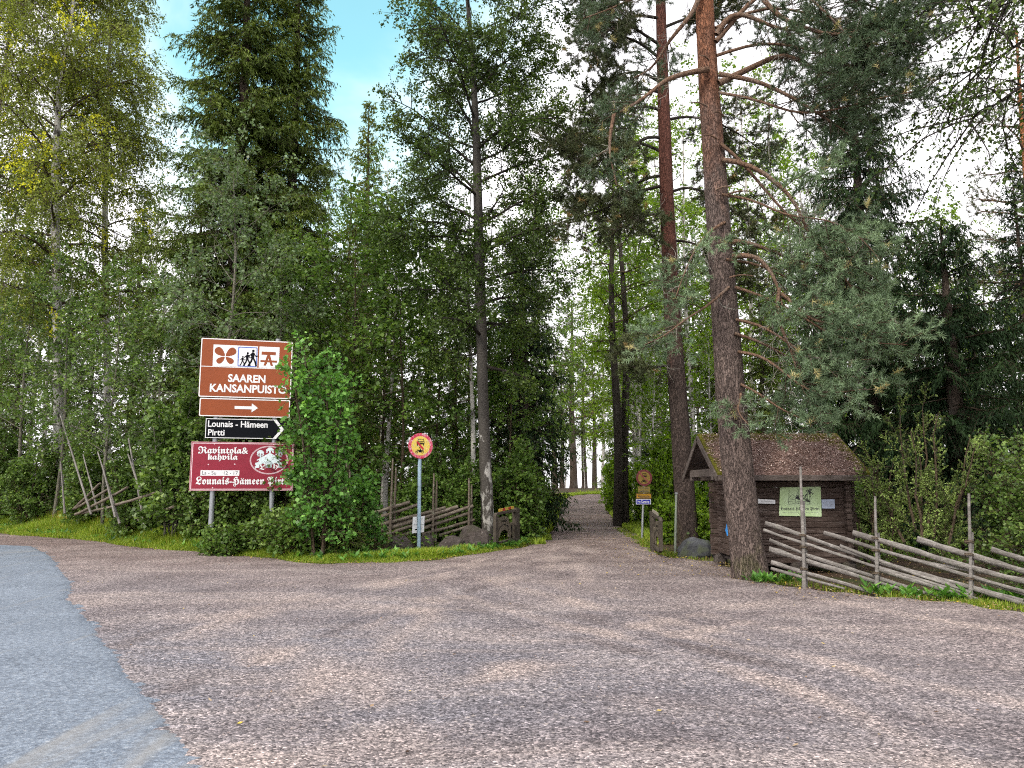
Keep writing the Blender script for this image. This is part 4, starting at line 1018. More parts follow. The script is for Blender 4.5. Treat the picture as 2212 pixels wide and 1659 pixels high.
# the wood behind, tree by tree
BG = 'trees of the wood behind'
deep = [  # px, Y, scale, kind
    (-330, 34, .6, 's'), (-180, 36, .5, 's'), (-110, 32, .45, 'm'), (20, 40, .55, 's'), (75, 45, 1.0, 'b'), (-40, 36, .8, 'b'), (180, 36, .50, 's'), (265, 42, .80, 's'), (320, 50, 1.1, 'b'), (395, 40, .75, 's'), (560, 42, .8, 's'),
    (690, 36, .62, 's'), (735, 52, .9, 's'), (850, 48, .55, 's'), (890, 40, .85, 'b'), (930, 55, .62, 's'), (965, 37, .42, 's'), (1075, 44, .45, 's'), (1130, 40, .42, 's'), (1155, 52, .62, 'b'), (1120, 66, .6, 's'), (1180, 75, .8, 'b'),
    (1168, 46, 1.05, 'b'), (1160, 58, 1.25, 'b'), (1150, 36, .95, 'b'), (1342, 46, 1.0, 'b'), (1335, 60, 1.2, 'b'), (1300, 70, 1.15, 'b'), (1440, 44, 1.15, 'b'), (1500, 36, 1.05, 'b'), (1580, 42, 1.2, 'b'), (1640, 38, 1.15, 'b'), (1700, 46, 1.25, 'b'), (1760, 40, 1.1, 'b'), (60, 50, 1.2, 'b'), (-30, 48, 1.1, 'b'), (300, 38, .9, 'b'), (700, 44, 1.0, 'b'), (830, 38, .9, 'b'), (1375, 40, 1.0, 'b'), (1420, 52, 1.05, 'b'), (1475, 38, .85, 'b'), (1510, 46, 1.0, 'b'), (1565, 38, .55, 's'), (1600, 48, 1.0, 'b'), (1655, 36, .62, 's'), (1720, 44, .95, 'b'), (1770, 34, .6, 's'),
    (1830, 46, .9, 'b'), (1930, 34, .5, 's'), (1985, 28, .42, 's'), (2080, 30, .5, 's'), (2140, 24, .40, 's'), (2160, 38, .8, 'b'), (2215, 30, .5, 's'), (2260, 22, .5, 's'), (2330, 28, .8, 's'), (2450, 20, .7, 's'), (1400, 70, .8, 's'), (1460, 66, .75, 's'), (1345, 74, .85, 's'),
    (-20, 62, .9, 's'), (140, 60, .8, 's'), (440, 62, .8, 's'), (640, 66, .8, 's'), (790, 70, .75, 's'), (1010, 70, .7, 's'), (1550, 66, .8, 's'), (1680, 62, .8, 's'), (1800, 60, .8, 's'), (1900, 62, .75, 's'), (2020, 58, .7, 's'), (2120, 60, .7, 's')]
rngd = np.random.default_rng(123)
for px, Y, sc, kd in deep:
    src = {'s': SP3, 'b': BB1, 'm': SP2}[kd]
    lab = 'spruce among the closely packed trees of the wood behind' if kd in 'sm' else 'light green birch among the closely packed trees of the wood behind'
    m = None
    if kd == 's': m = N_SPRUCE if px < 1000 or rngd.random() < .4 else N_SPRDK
    if kd == 'b' and px < 1200: m = L_MID
    placed(src, lab, px + rngd.normal() * 6, Y, sc * (.92 + .16 * rngd.random()), rngd.random() * 6.28, ('spruces of the wood behind' if kd in 'sm' else 'birches of the wood behind'), m)
for i, (px, Y, sc) in enumerate([(1262, 88, .8), (1215, 90, .75), (1285, 84, .7), (1198, 86, .8)]):
    placed(PN2, 'slim pine of the row on the lake shore beyond the bend', px, Y, sc, i * 1.7, 'pines on the lake shore')
YR = young('light green young birch leaning over the right edge of the track', 1378, 34., 9.5, 86, L_BRIGHT, lambda u: 1.9 * (1 - .6 * abs(u - .4)), .07, .25, 34, (.10, .05), 5, bark=M_BIRCHW)
placed(YR, 'light green young birch beyond the yellow plates', 1418, 31., .8, 2.2)
placed(YR, 'light green young birch between the reddish pine and the hut gable', 1545, 26., .75, 4.)
placed(YR, 'light green young birch at the inner bend of the track', 1352, 50., 1.1, 1.1)
placed(YR, 'pale young birch on the lake shore beyond the bend', 1222, 86., 1.0, 5.)
placed(YR, 'second pale young birch on the lake shore', 1262, 85., .8, 3.)
placed(PN1, 'orange barked pine half hidden behind the edge pine', 2380, 34., .9, 2.)

# undergrowth of the wood: nobody could count it
def undergrowth():
    rng = np.random.default_rng(7); n = 52000
    x = rng.uniform(-24, 22, n); y = rng.uniform(12, 60, n) ** 1.0
    ey = np.interp(x, EDGE_L[:, 0], EDGE_L[:, 1]); 
    ins = inside(YARD, x, y) | (seg_dist(YARD, x, y) < .7)
    ok = ~ins & (y > np.where(x < 2, ey + 1.6, 9)) & (np.sin(x * 1.1 + 2) * np.sin(y * .9) + rng.normal(size=n) * .35 > -.1)
    ok &= ~((x > 3.4) & (x < 7.2) & (y < 18.)) & ~((x > 3) & (y < 15))
    x, y = x[ok], y[ok]; k = len(x)
    px = np.repeat(x, 5) + rng.normal(size=k * 5) * .14; py = np.repeat(y, 5) + rng.normal(size=k * 5) * .14
    z = H(px, py) + rng.random(k * 5) ** 1.5 * np.repeat(.12 + .38 * rng.random(k), 5)
    P = np.stack([px, py, z], 1); D = unit(rng.normal(size=P.shape) * [1, 1, .35] + [0, 0, .2])
    sz = np.repeat(.06 + .07 * rng.random(k), 5)
    mb = MB(); mb.leaves(P, D, sz, sz * .45, np.clip(np.repeat(rng.random(k), 5) * .6 + .3 * rng.random(k * 5), 0, .92), .9, rng)
    o = mb.build('undergrowth', L_MID); tag(o, 'low leafy undergrowth covering the forest floor', None, None, 'stuff')
undergrowth()

def blades(name, label, pts, hgt, wid, tone, mat, rng, lean=.45):
    n = len(pts); a = rng.random(n) * 6.283; d = np.stack([np.cos(a), np.sin(a), 0 * a], 1); sd = np.stack([-np.sin(a), np.cos(a), 0 * a], 1) * wid[:, None]
    h = hgt[:, None]; L = lean * (.3 + rng.random(n))[:, None]
    up = np.array([0, 0, 1.0])
    m1 = pts + up * h * .55 + d * h * L * .3; tp = pts + up * h * .95 + d * h * L
    V = np.stack([pts - sd, pts + sd, m1 + sd * .7, m1 - sd * .7, tp], 1).reshape(-1, 3); i = np.arange(n)[:, None] * 5
    mb = MB(); mb.add(V, np.concatenate([i, i + 1, i + 2, i + 3], 1), np.repeat(tone, 5)); mb.f.append(np.concatenate([i + 3, i + 2, i + 4], 1)); mb.m.append(np.zeros(n)); mb.s.append(np.zeros(n, bool))
    o = mb.build(name, mat); tag(o, label, None, None, 'stuff')
M_GRASS = leaf_mat('verge grass', [(0, (.10, .16, .02)), (.45, (.20, .29, .03)), (.85, (.30, .38, .05)), (.93, (.36, .31, .09)), (1, (.40, .28, .06))], .35, .5, .3)
def verge():
    rng = np.random.default_rng(17); n = 230000
    x = rng.uniform(-25, 1.2, n); ey = np.interp(x, EDGE_L[:, 0], EDGE_L[:, 1]); wdt = np.interp(x, [-20, -9, -5, -2, 0], [4.2, 2.6, 1.6, 1.2, 1.5])
    v = rng.random(n); y = ey - .16 + v * wdt + .12 * np.sin(x * 3.1) * (v < .2)
    keep = rng.random(n) < np.clip(1.25 - .35 * v - .35 * (v < .05), .2, 1) * (.55 + .45 * np.sin(x * 2.3 + 1.) * np.sin(y * 2.9) + .2) + .1
    x, y, v = x[keep], y[keep], v[keep]
    P = np.stack([x, y, H(x, y) - .03], 1); n = len(x); cl = .5 + .5 * np.sin(x * 1.7 + 2 * np.sin(y * 2)) * np.cos(y * 2.1)
    h = (.05 + .16 * cl * rng.random(n) + .06 * rng.random(n)) * (.55 + 1.0 * np.clip(v * 3, 0, 1)) * np.interp(x, [-14, -7, -4], [1.6, 1.2, .8])
    t = np.clip(.25 + .5 * rng.random(n) + .2 * (cl - .5), 0, .84); t = np.where(rng.random(n) < .045, .96, t); t = np.where((x < -12.5) & (x > -17.5) & (v > .55) & (rng.random(n) < .45), .97, t)
    blades('grass', 'bright green grass verge along the gravel', P, h, .006 + .006 * rng.random(n), t, M_GRASS, rng)
    # right side: thin grass along the fence and the track
    n = 30000; s = rng.random(n) * (len(EDGE_R) - 1); i = s.astype(int); f = (s - i)[:, None]; Q = EDGE_R[i] * (1 - f) + EDGE_R[i + 1] * f
    nrm = np.stack([.45 + 0 * s, .9 + 0 * s], 1); off = np.abs(rng.normal(size=n)) * .38 * (rng.random(n) < .85) + rng.random(n) * .2 - .05
    Q = Q + nrm * off[:, None] + rng.normal(size=(n, 2)) * .08
    den = np.clip(np.interp(s, [0, 2, 3, 4, 5.5, 6.2, 6.6, 7, 8, 9, 11], [.8, .7, .35, .05, .02, .4, .25, .25, .55, 1, 1]) , 0, 1) * (.5 + .5 * np.sin(Q[:, 0] * 5) * np.sin(Q[:, 1] * 4 + 1))
    ok = rng.random(n) < den; Q = Q[ok]; n = len(Q)
    P = np.column_stack([Q, H(Q[:, 0], Q[:, 1]) - .03]); t = np.clip(.15 + .5 * rng.random(n), 0, .84); t = np.where(rng.random(n) < .05, .95, t)
    blades('grass', 'thin grass along the pole fence and track corner', P, (.03 + .08 * rng.random(n)) * np.where(Q[:, 0] > 7.0, 1.5, 1), .004 + .005 * rng.random(n), t, M_GRASS, rng)
    # both sides of the far track, lit grass at the bend
    n = 60000; y = rng.uniform(22, 80, n); side = rng.random(n) < .5
    xl = np.interp(y, ROAD_L[:, 1], ROAD_L[:, 0]) - .05 - np.abs(rng.normal(size=n)) * .8; xr = np.interp(y, ROAD_R[:, 1], ROAD_R[:, 0]) + .05 + np.abs(rng.normal(size=n)) * .9
    x = np.where(side, xl, xr); ok = (y < 66) | side; x, y = x[ok], y[ok]
    x2 = rng.uniform(2, 22, 26000); y2 = np.interp(x2, ROAD_L[:, 0], ROAD_L[:, 1]) + .1 + np.abs(rng.normal(size=26000)) * 2.6
    x = np.r_[x, x2]; y = np.r_[y, y2]; n = len(x)
    P = np.column_stack([x, y, H(x, y) - .03]); blades('grass', 'sunlit grass on both sides of the far track', P, .08 + .16 * rng.random(n), .012 + .012 * rng.random(n), np.clip(.3 + .54 * rng.random(n), 0, .84), M_GRASS, rng)
verge()
def herbs():
    rng = np.random.default_rng(19); mb = MB()
    n = 900; x = rng.uniform(-22, .6, n); ey = np.interp(x, EDGE_L[:, 0], EDGE_L[:, 1]); y = ey + .1 + rng.random(n) * np.interp(x, [-20, -8, 0], [3.4, 2., .9])
    x = np.r_[x, rng.uniform(4., 4.9, 26), rng.uniform(5.3, 7.4, 60)]; y = np.r_[y, rng.uniform(13.2, 13.7, 26), 11.75 - .32 * (x[-60:] - 5.3) + rng.normal(size=60) * .12]
    for xi, yi in zip(x, y):
        k = rng.integers(5, 12); a = rng.random(k) * 6.28; e = .35 + .7 * rng.random(k); d = np.stack([np.cos(a) * np.cos(e), np.sin(a) * np.cos(e), np.sin(e)], 1)
        s = (.07 + .11 * rng.random(k)) * (.8 + .5 * rng.random()); p = np.tile([xi, yi, float(H(xi, yi)) - .01], (k, 1)) + np.array([0, 0, 1]) * rng.random((k, 1)) * .10
        mb.leaves(p, d, s, s * .2, np.clip(rng.random() * .5 + .4 * rng.random(k), 0, .9), 1., rng, fold=.05)
    tag(mb.build('weeds', L_ALDER), 'broad leaved weeds and dandelions growing in the verge', None, None, 'stuff')
herbs()
def litter():
    rng = np.random.default_rng(23); mb = MB()
    # leaves blown on the yard, mostly along its rims, and needle litter under the pines
    n = 380; x = rng.uniform(-9, 8, n); y = rng.uniform(3.4, 24, n) ; ok = inside(YARD, x, y); x, y = x[ok], y[ok]
    n2 = 1500; s = rng.random(n2) * (len(EDGE_L) - 1); i = s.astype(int); f = (s - i)[:, None]; Q = EDGE_L[i] * (1 - f) + EDGE_L[i + 1] * f - np.abs(rng.normal(size=(n2, 1))) * .25 * np.array([[.1, 1]])
    n3 = 1600; s = rng.random(n3) * (len(EDGE_R) - 1); i = s.astype(int); f = (s - i)[:, None]; Q3 = EDGE_R[i] * (1 - f) + EDGE_R[i + 1] * f + rng.normal(size=(n3, 2)) * .30
    n4 = 2200; Q4 = np.stack([rng.uniform(2., 4.6, n4), rng.uniform(14, 34, n4)], 1)
    n5 = 2600; Q5 = np.stack([rng.uniform(3.9, 9, n5), rng.uniform(11, 17, n5)], 1)
    X = np.r_[x, Q[:, 0], Q3[:, 0], Q4[:, 0], Q5[:, 0]]; Y = np.r_[y, Q[:, 1], Q3[:, 1], Q4[:, 1], Q5[:, 1]]; n = len(X)
    P = np.column_stack([X, Y, H(X, Y) + .012 + .012 * rng.random(n)]); a = rng.random(n) * 6.28; D = unit(np.stack([np.cos(a), np.sin(a), .25 * rng.normal(size=n)], 1))
    sz = .022 + .03 * rng.random(n); mb.leaves(P, D, sz, sz * .3, rng.random(n), 2.5, rng)
    k = NT('fallen leaves'); k.bsdf(k.ramp(k.tone(), [(0, (.09, .055, .035)), (.5, (.24, .15, .085)), (.8, (.42, .33, .22)), (.9, (.55, .40, .06)), (1, (.60, .42, .05))]), .7, .3)
    tag(mb.build('fallen_leaves', k.m), 'dry leaves scattered on gravel and forest floor', None, None, 'stuff')
    # loose stones lying on the gravel
    mb = MB(); n = 5200; y = 2.5 + 9.5 * rng.random(n) ** 1.5; x = (rng.random(n) * 1.5 - .75) * y; ok = inside(YARD, x, y) & ~inside(np.vstack([APd, [[-45, -6], [-45, 45]]]), x, y); x, y = x[ok], y[ok]; n = len(x)
    ico = np.array([[1, 0, 0], [-1, 0, 0], [0, 1, 0], [0, -1, 0], [0, 0, 1], [0, 0, -.6]], float); F = np.array([[0, 2, 4], [2, 1, 4], [1, 3, 4], [3, 0, 4], [2, 0, 5], [1, 2, 5], [3, 1, 5], [0, 3, 5]])
    sc = (.0035 + .009 * rng.random(n) ** 2.2)[:, None, None] * (.6 + .8 * rng.random((n, 6, 1))) * np.array([1, 1, .7])
    V = ico[None] * sc; a = rng.random(n) * 6.28; c, s = np.cos(a)[:, None], np.sin(a)[:, None]
    V = np.stack([V[..., 0] * c - V[..., 1] * s, V[..., 0] * s + V[..., 1] * c, V[..., 2]], -1) + np.column_stack([x, y, H(x, y) + .004])[:, None]
    mb.add(V.reshape(-1, 3), (F[None] + 6 * np.arange(n)[:, None, None]).reshape(-1, 3), np.repeat(rng.random(n), 6))
    k = NT('loose granite chips'); k.bsdf(k.ramp(k.tone(), [(0, (.12, .11, .115)), (.5, (.25, .20, .19)), (.9, (.38, .33, .31)), (1, (.52, .48, .46))]), .85, .3)
    tag(mb.build('gravel_stones', k.m), 'loose granite chips lying on the gravel yard', None, None, 'stuff')
litter()
# ------------------------------------------------------------------ signs, fences, hut, stones
class PL:
    """an upright plane in the scene: origin, heading of its u axis; maps photo points onto it"""
    def __init__(self, P0, ang):
        self.O = np.array(P0, float); self.U = np.array([math.cos(ang), math.sin(ang), 0]); self.N = np.array([math.sin(ang), -math.cos(ang), 0]); self.ang = ang
    def hit(self, px, py):
        a, b = (px - 1106.0) / FPX, (829.5 - py) / FPX
        d = np.array([a, CP - b * SP, SP + b * CP]); C = np.array([0, 0, CAM_Z])
        p = C + d * (((self.O - C) @ self.N) / (d @ self.N)); return np.array([(p - self.O) @ self.U, p[2]])
    def pt(self, u, z, d=0.0): return self.O * np.array([1, 1, 0]) + self.U * u + np.array([0, 0, z]) + self.N * d
    def pts(self, uz, d=0.0): return np.array([self.pt(u, z, d) for u, z in uz])
def extr(mb, pl, uz, d0, d1, mat=0, tone=.5):
    uz = list(uz); A = sum(uz[i][0] * uz[(i + 1) % len(uz)][1] - uz[(i + 1) % len(uz)][0] * uz[i][1] for i in range(len(uz)))
    if A < 0: uz = uz[::-1]
    n = len(uz); V = np.vstack([pl.pts(uz, d1), pl.pts(uz, d0)])
    mb.add(V, [list(range(n))], tone, mat); mb.add(V, [list(range(2 * n - 1, n - 1, -1))], tone, mat)
    mb.add(V, [[i, n + i, n + (i + 1) % n, (i + 1) % n] for i in range(n)], tone, mat); return mb
def flat(mb, pl, uz, d, mat=0):
    uz = list(uz); A = sum(uz[i][0] * uz[(i + 1) % len(uz)][1] - uz[(i + 1) % len(uz)][0] * uz[i][1] for i in range(len(uz)))
    mb.add(pl.pts(uz if A > 0 else uz[::-1], d), [list(range(len(uz)))], .5, mat); return mb
def rect(u0, u1, z0, z1): return [(u0, z0), (u1, z0), (u1, z1), (u0, z1)]
def ring(mb, pl, outer, inner, d, mat=0):
    n = len(outer); V = np.vstack([pl.pts(outer, d), pl.pts(inner, d)]); mb.add(V, [[i, (i + 1) % n, n + (i + 1) % n, n + i] for i in range(n)], .5, mat); return mb
def rrect(u0, u1, z0, z1, r, k=5):
    out = []
    for cx, cz, a0 in ((u1 - r, z0 + r, -90), (u1 - r, z1 - r, 0), (u0 + r, z1 - r, 90), (u0 + r, z0 + r, 180)):
        for i in range(k + 1):
            a = math.radians(a0 + 90 * i / k); out.append((cx + r * math.cos(a), cz + r * math.sin(a)))
    return out
def ell(cu, cz, a, b, n=40, a0=0, a1=360): return [(cu + a * math.cos(math.radians(a0 + (a1 - a0) * i / n)), cz + b * math.sin(math.radians(a0 + (a1 - a0) * i / n))) for i in range(n)]
def stroke(mb, pl, uz, w, d, mat=0):
    for (a, b), (c, e) in zip(uz[:-1], uz[1:]):
        t = np.array([c - a, e - b]); L = np.hypot(*t)
        if L < 1e-6: continue
        t /= L; s = np.array([-t[1], t[0]]) * w / 2; ex = t * w * .35
        flat(mb, pl, [np.array([a, b]) - s - ex, np.array([c, e]) - s + ex, np.array([c, e]) + s + ex, np.array([a, b]) + s - ex], d, mat)
def frak(s):
    out = ''
    for ch in s:
        if 'A' <= ch <= 'Z': out += chr(0x1D56C + ord(ch) - 65)
        elif 'a' <= ch <= 'z': out += chr(0x1D586 + ord(ch) - 97)
        else: out += ch
    return out
def glyphs(s, bold=0.0):
    cu = bpy.data.curves.new('lettering', 'FONT'); cu.body = s; cu.offset = bold; cu.resolution_u = 3; cu.fill_mode = 'FRONT'
    o = bpy.data.objects.new('lettering', cu); COL.objects.link(o)
    bpy.context.view_layer.update()
    me = bpy.data.meshes.new_from_object(o.evaluated_get(bpy.context.evaluated_depsgraph_get()))
    V = np.zeros(len(me.vertices) * 3); me.vertices.foreach_get('co', V); V = V.reshape(-1, 3); F = [list(p.vertices) for p in me.polygons]
    bpy.data.objects.remove(o); bpy.data.curves.remove(cu); bpy.data.meshes.remove(me); return V, F
def umlaut(a, b):
    """where along the word the two dots over the first a of b stand"""
    w = lambda s: glyphs(frak(s))[0][:, 0].max()
    lo = glyphs(frak(a + b))[0][:, 0].min(); hi = w(a + b); x0, x1 = w(a + b[0]), w(a + b[:2])
    return [((x0 * (1 - t) + x1 * t) - lo) / (hi - lo) for t in (.38, .80)]
def write(mb, pl, s, u0, u1, z0, z1, d, mat=0, bold=0.0, arc=None):
    """letters fitted to a box of the plane"""
    V, F = glyphs(s, bold)
    if len(V) == 0: return
    lo, hi = V.min(0), V.max(0); x = u0 + (V[:, 0] - lo[0]) / (hi[0] - lo[0]) * (u1 - u0); z = z0 + (V[:, 1] - lo[1]) / (hi[1] - lo[1]) * (z1 - z0)
    if arc is not None: x, z = arc(x, z)
    W = np.array([pl.pt(a, b, d) for a, b in zip(x, z)])
    for n in (3, 4, 5, 6):
        G = [f for f in F if len(f) == n]
        if G: mb.add(W, G, .5, mat)

M_GALV = plain('galvanised steel', (.34, .36, .38), .5, .4, .6, .2, 25)
M_POLEB = plain('pale blue painted pole', (.30, .42, .52), .5, .4, 0, .3, 20)
M_BROWN = plain('brown sign enamel', (.27, .058, .011), .5, .4, 0, .08, 6)
M_WHITE = plain('white sign face', (.80, .81, .82), .45, .4, 0, .05, 10)
M_BLACK = plain('black sign face', (.006, .007, .010), .7, .08, 0, .1, 10)
M_BLUE = plain('blue sign face', (.02, .10, .50), .45, .4, 0, .1, 10)
M_RED = plain('wine red sign enamel', (.27, .017, .038), .45, .35, 0, .12, 4)
M_PINKL = plain('pale pink lines', (.80, .60, .65), .5)
M_PALE = plain('pale blue white sign paint', (.68, .80, .84), .5)
M_DKTXT = plain('dark print', (.05, .05, .06), .6)
M_GREYTXT = plain('grey faded print', (.36, .37, .36), .6)
M_ALU = plain('aluminium sign back', (.45, .46, .47), .45, .5, .7)

def signpost():
    Z = lambda zx, zy: (384.0 + .29755 * zx, 702.2 + .29755 * zy)
    P0 = at(*Z(175, 92), 19.3); pl = PL(P0, math.radians(15)); h = lambda zx, zy: pl.hit(*Z(zx, zy))
    base = pl.pt(h(240, 1400)[0], 0); base[2] = H(base[0], base[1])
    root = thing('signpost', base, 'two pole roadside signpost with brown, black and wine red boards', 'sign')
    for zx in (243, 678):
        u = h(zx, 1350)[0]; p = pl.pt(u, 0, -.075); z0 = float(H(p[0], p[1])) - .1; zt = h(zx, 110)[1] + .05
        mb = MB(); mb.tube([[p[0], p[1], z0], [p[0], p[1], zt]], .062, 16); mb.add([[p[0], p[1], zt]], np.zeros((0, 3), int)); mb.build('pole', M_GALV, root)
    b0, b1 = -.012, .012
    def panel(name, out, mat):
        mb = MB(); extr(mb, pl, out, b0, b1); return mb.build(name, mat, root)
    u0, u1 = h(172, 92)[0], h(836, 131)[0]
    zt, zm, zb = h(175, 92)[1], h(170, 298)[1], h(163, 521)[1]
    pn = panel('attraction_board', rrect(u0, u1, zb, zt, .03), M_BROWN)
    mb = MB(); e = .028
    ring(mb, pl, rrect(u0 + .004, u1 - .004, zb + .004, zt - .004, .03), rrect(u0 + e, u1 - e, zb + e, zt - e, .03), b1 + .002)
    flat(mb, pl, rect(u0 + e, u1 - e, zm - .009, zm + .009), b1 + .003); mb.build('border', M_WHITE, pn)
    mb = MB(); tz = lambda zy: h(300, zy)[1]
    write(mb, pl, 'SAAREN', h(365, 390)[0], h(637, 390)[0], h(500, 418)[1], h(500, 360)[1], b1 + .003, 0, .03); mb.build('lettering', M_WHITE, pn); mb = MB()
    write(mb, pl, 'KANSANPUISTO', h(233, 450)[0], h(790, 450)[0], h(400, 490)[1], h(400, 430)[1], b1 + .003, 0, .03); mb.build('lettering', M_WHITE, pn)
    # white fields with their symbols
    ua, ub, za, zb_ = h(258, 200)[0], h(435, 200)[0], h(258, 297)[1], h(258, 141)[1]; W = ub - ua
    mb = MB(); flat(mb, pl, rect(ua, ub, za, zb_), b1 + .003); flat(mb, pl, rect(ub + .004, ub + W * .84, za, zb_), b1 + .003); flat(mb, pl, rect(ub + W * .9, ub + W * 1.75, za, zb_), b1 + .003)
    mb.build('symbol_field', M_WHITE, pn)
    mb = MB(); cu, cz = (ua + ub) / 2, za + (zb_ - za) * .46
    def petal(ax_, az, sx, sz, L, w):
        q = []
        for i in range(24):
            t = i / 24 * 2 * math.pi; r = .5 - .5 * math.cos(t); x = L * (r ** .8); y = w * math.sin(t) * (.6 + .4 * r)
            a = math.radians(40); q.append((ax_ + sx * (x * math.cos(a) - y * math.sin(a)), az + sz * (x * math.sin(a) + y * math.cos(a))))
        return q
    g = .014
    for sx, sz, L, w in ((-1, 1, W * .5, W * .20), (1, 1, W * .5, W * .20), (-1, -1, W * .40, W * .15), (1, -1, W * .40, W * .15)): flat(mb, pl, petal(cu + sx * g, cz + sz * g, sx, sz, L, w), b1 + .005)
    mb.build('petal_symbol', M_BROWN, pn); mb = MB()
    # third field: table with benches, mostly under the leaves
    x0 = ub + W * 1.0; mb3 = mb; flat(mb3, pl, rect(x0, x0 + W * .6, za + W * .58, za + W * .72), b1 + .005); flat(mb3, pl, rect(x0 - .02, x0 + W * .66, za + W * .25, za + W * .34), b1 + .005)
    flat(mb3, pl, [(x0 + W * .1, za + W * .1), (x0 + W * .2, za + W * .1), (x0 + W * .35, za + W * .6), (x0 + W * .25, za + W * .6)], b1 + .0055); flat(mb3, pl, [(x0 + W * .5, za + W * .1), (x0 + W * .4, za + W * .1), (x0 + W * .25, za + W * .6), (x0 + W * .35, za + W * .6)], b1 + .006)
    mb.build('table_symbol', M_BROWN, pn)
    mb = MB(); q0, q1 = ub + .012, ub + W * .82; z0, z1 = za + .012, zb_ - .03
    ring(mb, pl, rrect(q0, q1, z0, z1, .03), rrect(q0 + .02, q1 - .02, z0 + .02, z1 - .02, .02), b1 + .005); mb.build('symbol_frame', M_BLUE, pn)
    mb = MB(); s = (z1 - z0)
    def walker(cu, z, hh):
        flat(mb, pl, ell(cu + .03 * hh, z + hh * .92, hh * .075, hh * .085, 12), b1 + .006)
        flat(mb, pl, [(cu - .06 * hh, z + .45 * hh), (cu + .09 * hh, z + .45 * hh), (cu + .12 * hh, z + .80 * hh), (cu - .02 * hh, z + .84 * hh), (cu - .12 * hh, z + .72 * hh)], b1 + .006)
        stroke(mb, pl, [(cu + .03 * hh, z + .5 * hh), (cu + .16 * hh, z + .25 * hh), (cu + .22 * hh, z)], .10 * hh, b1 + .0065); stroke(mb, pl, [(cu, z + .5 * hh), (cu - .08 * hh, z + .25 * hh), (cu - .22 * hh, z)], .10 * hh, b1 + .007)
        stroke(mb, pl, [(cu + .05 * hh, z + .78 * hh), (cu + .2 * hh, z + .58 * hh), (cu + .3 * hh, z + .62 * hh)], .06 * hh, b1 + .0075); stroke(mb, pl, [(cu - .04 * hh, z + .76 * hh), (cu - .2 * hh, z + .6 * hh)], .06 * hh, b1 + .0075)
    zz = z0 + .03
    walker(q0 + (q1 - q0) * .24, zz, s * .48); walker(q0 + (q1 - q0) * .48, zz, s * .68); walker(q0 + (q1 - q0) * .76, zz, s * .82); mb.build('hikers_pictogram', M_BLACK, pn)
    # arrow board
    zt, zb = h(160, 527)[1], h(152, 661)[1]; ul = h(158, 560)[0]; ur = u1 - .01
    pn = panel('arrow_board', rrect(ul, ur, zb, zt, .03), M_BROWN)
    mb = MB(); ring(mb, pl, rrect(ul + .004, ur - .004, zb + .004, zt - .004, .03), rrect(ul + e, ur - e, zb + e, zt - e, .03), b1 + .002); mb.build('border', M_WHITE, pn)
    mb = MB(); a, b = h(413, 600)[0], h(537, 600)[0]; tip = h(583, 600)[0]; zc = h(480, 600)[1]
    flat(mb, pl, [(a, zc - .037), (b, zc - .037), (b, zc - .115), (tip, zc), (b, zc + .115), (b, zc + .037), (a, zc + .037)], b1 + .003); mb.build('arrow', M_WHITE, pn)
    # black direction board with a pointed end
    ul, ur, tip = h(200, 750)[0], h(690, 750)[0], h(772, 752)[0]; zt, zb = h(204, 676)[1], h(195, 820)[1]; zc = (zt + zb) / 2
    pn = panel('direction_board', [(ul, zb), (tip, zb), (tip, zt), (ul, zt)], M_BLACK)
    mb = MB(); wv = .02
    out = [(ul, zb), (ur, zb), (tip - .004, zc), (ur, zt), (ul, zt)]
    for q in (rect(ul + .003, ur, zb + .003, zb + wv), rect(ul + .003, ur, zt - wv, zt - .003), rect(ul + .003, ul + wv, zb + wv, zt - wv)): flat(mb, pl, q, b1 + .003)
    c = .085; flat(mb, pl, [(ur, zb + .003), (ur + c, zb + .003), (tip, zc), (ur + c, zt - .003), (ur, zt - .003), (tip - c, zc)], b1 + .0035); mb.build('border', M_WHITE, pn)
    mb = MB(); write(mb, pl, 'Lounais - Hämeen', h(220, 720)[0], h(653, 720)[0], h(430, 743)[1], h(430, 696)[1], b1 + .003, 0, .018); mb.build('lettering', M_WHITE, pn); mb = MB(); write(mb, pl, 'Pirtti', h(220, 780)[0], h(340, 780)[0], h(280, 802)[1], h(280, 757)[1], b1 + .003, 0, .018); mb.build('lettering', M_WHITE, pn)
    # wine red board
    ul, ur = h(97, 900)[0], h(845, 900)[0]; zt, zb = h(100, 845)[1], h(88, 1203)[1]
    pn = panel('restaurant_board', rect(ul, ur, zb, zt), M_RED)
    mb = MB()
    for o_, w_ in ((.006, .012), (.030, .022)):
        ring(mb, pl, rect(ul + o_, ur - o_, zb + o_, zt - o_), rect(ul + o_ + w_ - .004, ur - o_ - w_ + .004, zb + o_ + w_ - .004, zt - o_ - w_ + .004), b1 + .002)
    cu, cz = h(663, 980); a = (h(802, 980)[0] - h(524, 980)[0]) / 2; b = a * .775
    ring(mb, pl, ell(cu, cz, a, b, 56), ell(cu, cz, a * .978, b * .973, 56), b1 + .003); ring(mb, pl, ell(cu, cz, a * .965, b * .955, 56), ell(cu, cz, a * .935, b * .92, 56), b1 + .003); mb.build('border', M_PINKL, pn)
    mb = MB(); E = lambda zx, zy: (cu + (zx - 565) / 485 * a, cz - (zy - 458) / 372 * b)   # emblem drawn in its own units
    flat(mb, pl, [E(*p) for p in ((580, 265), (880, 440), (880, 462), (830, 455), (825, 490), (915, 522), (912, 550), (880, 575), (885, 605), (910, 620), (905, 675), (885, 655), (805, 655), (805, 578), (725, 524), (640, 575), (640, 658), (487, 658), (487, 578), (405, 535), (325, 578), (325, 662), (245, 665), (235, 688), (212, 650), (215, 620), (245, 605), (218, 575), (215, 542), (300, 505), (312, 485), (305, 458), (262, 475), (255, 455))], b1 + .004)
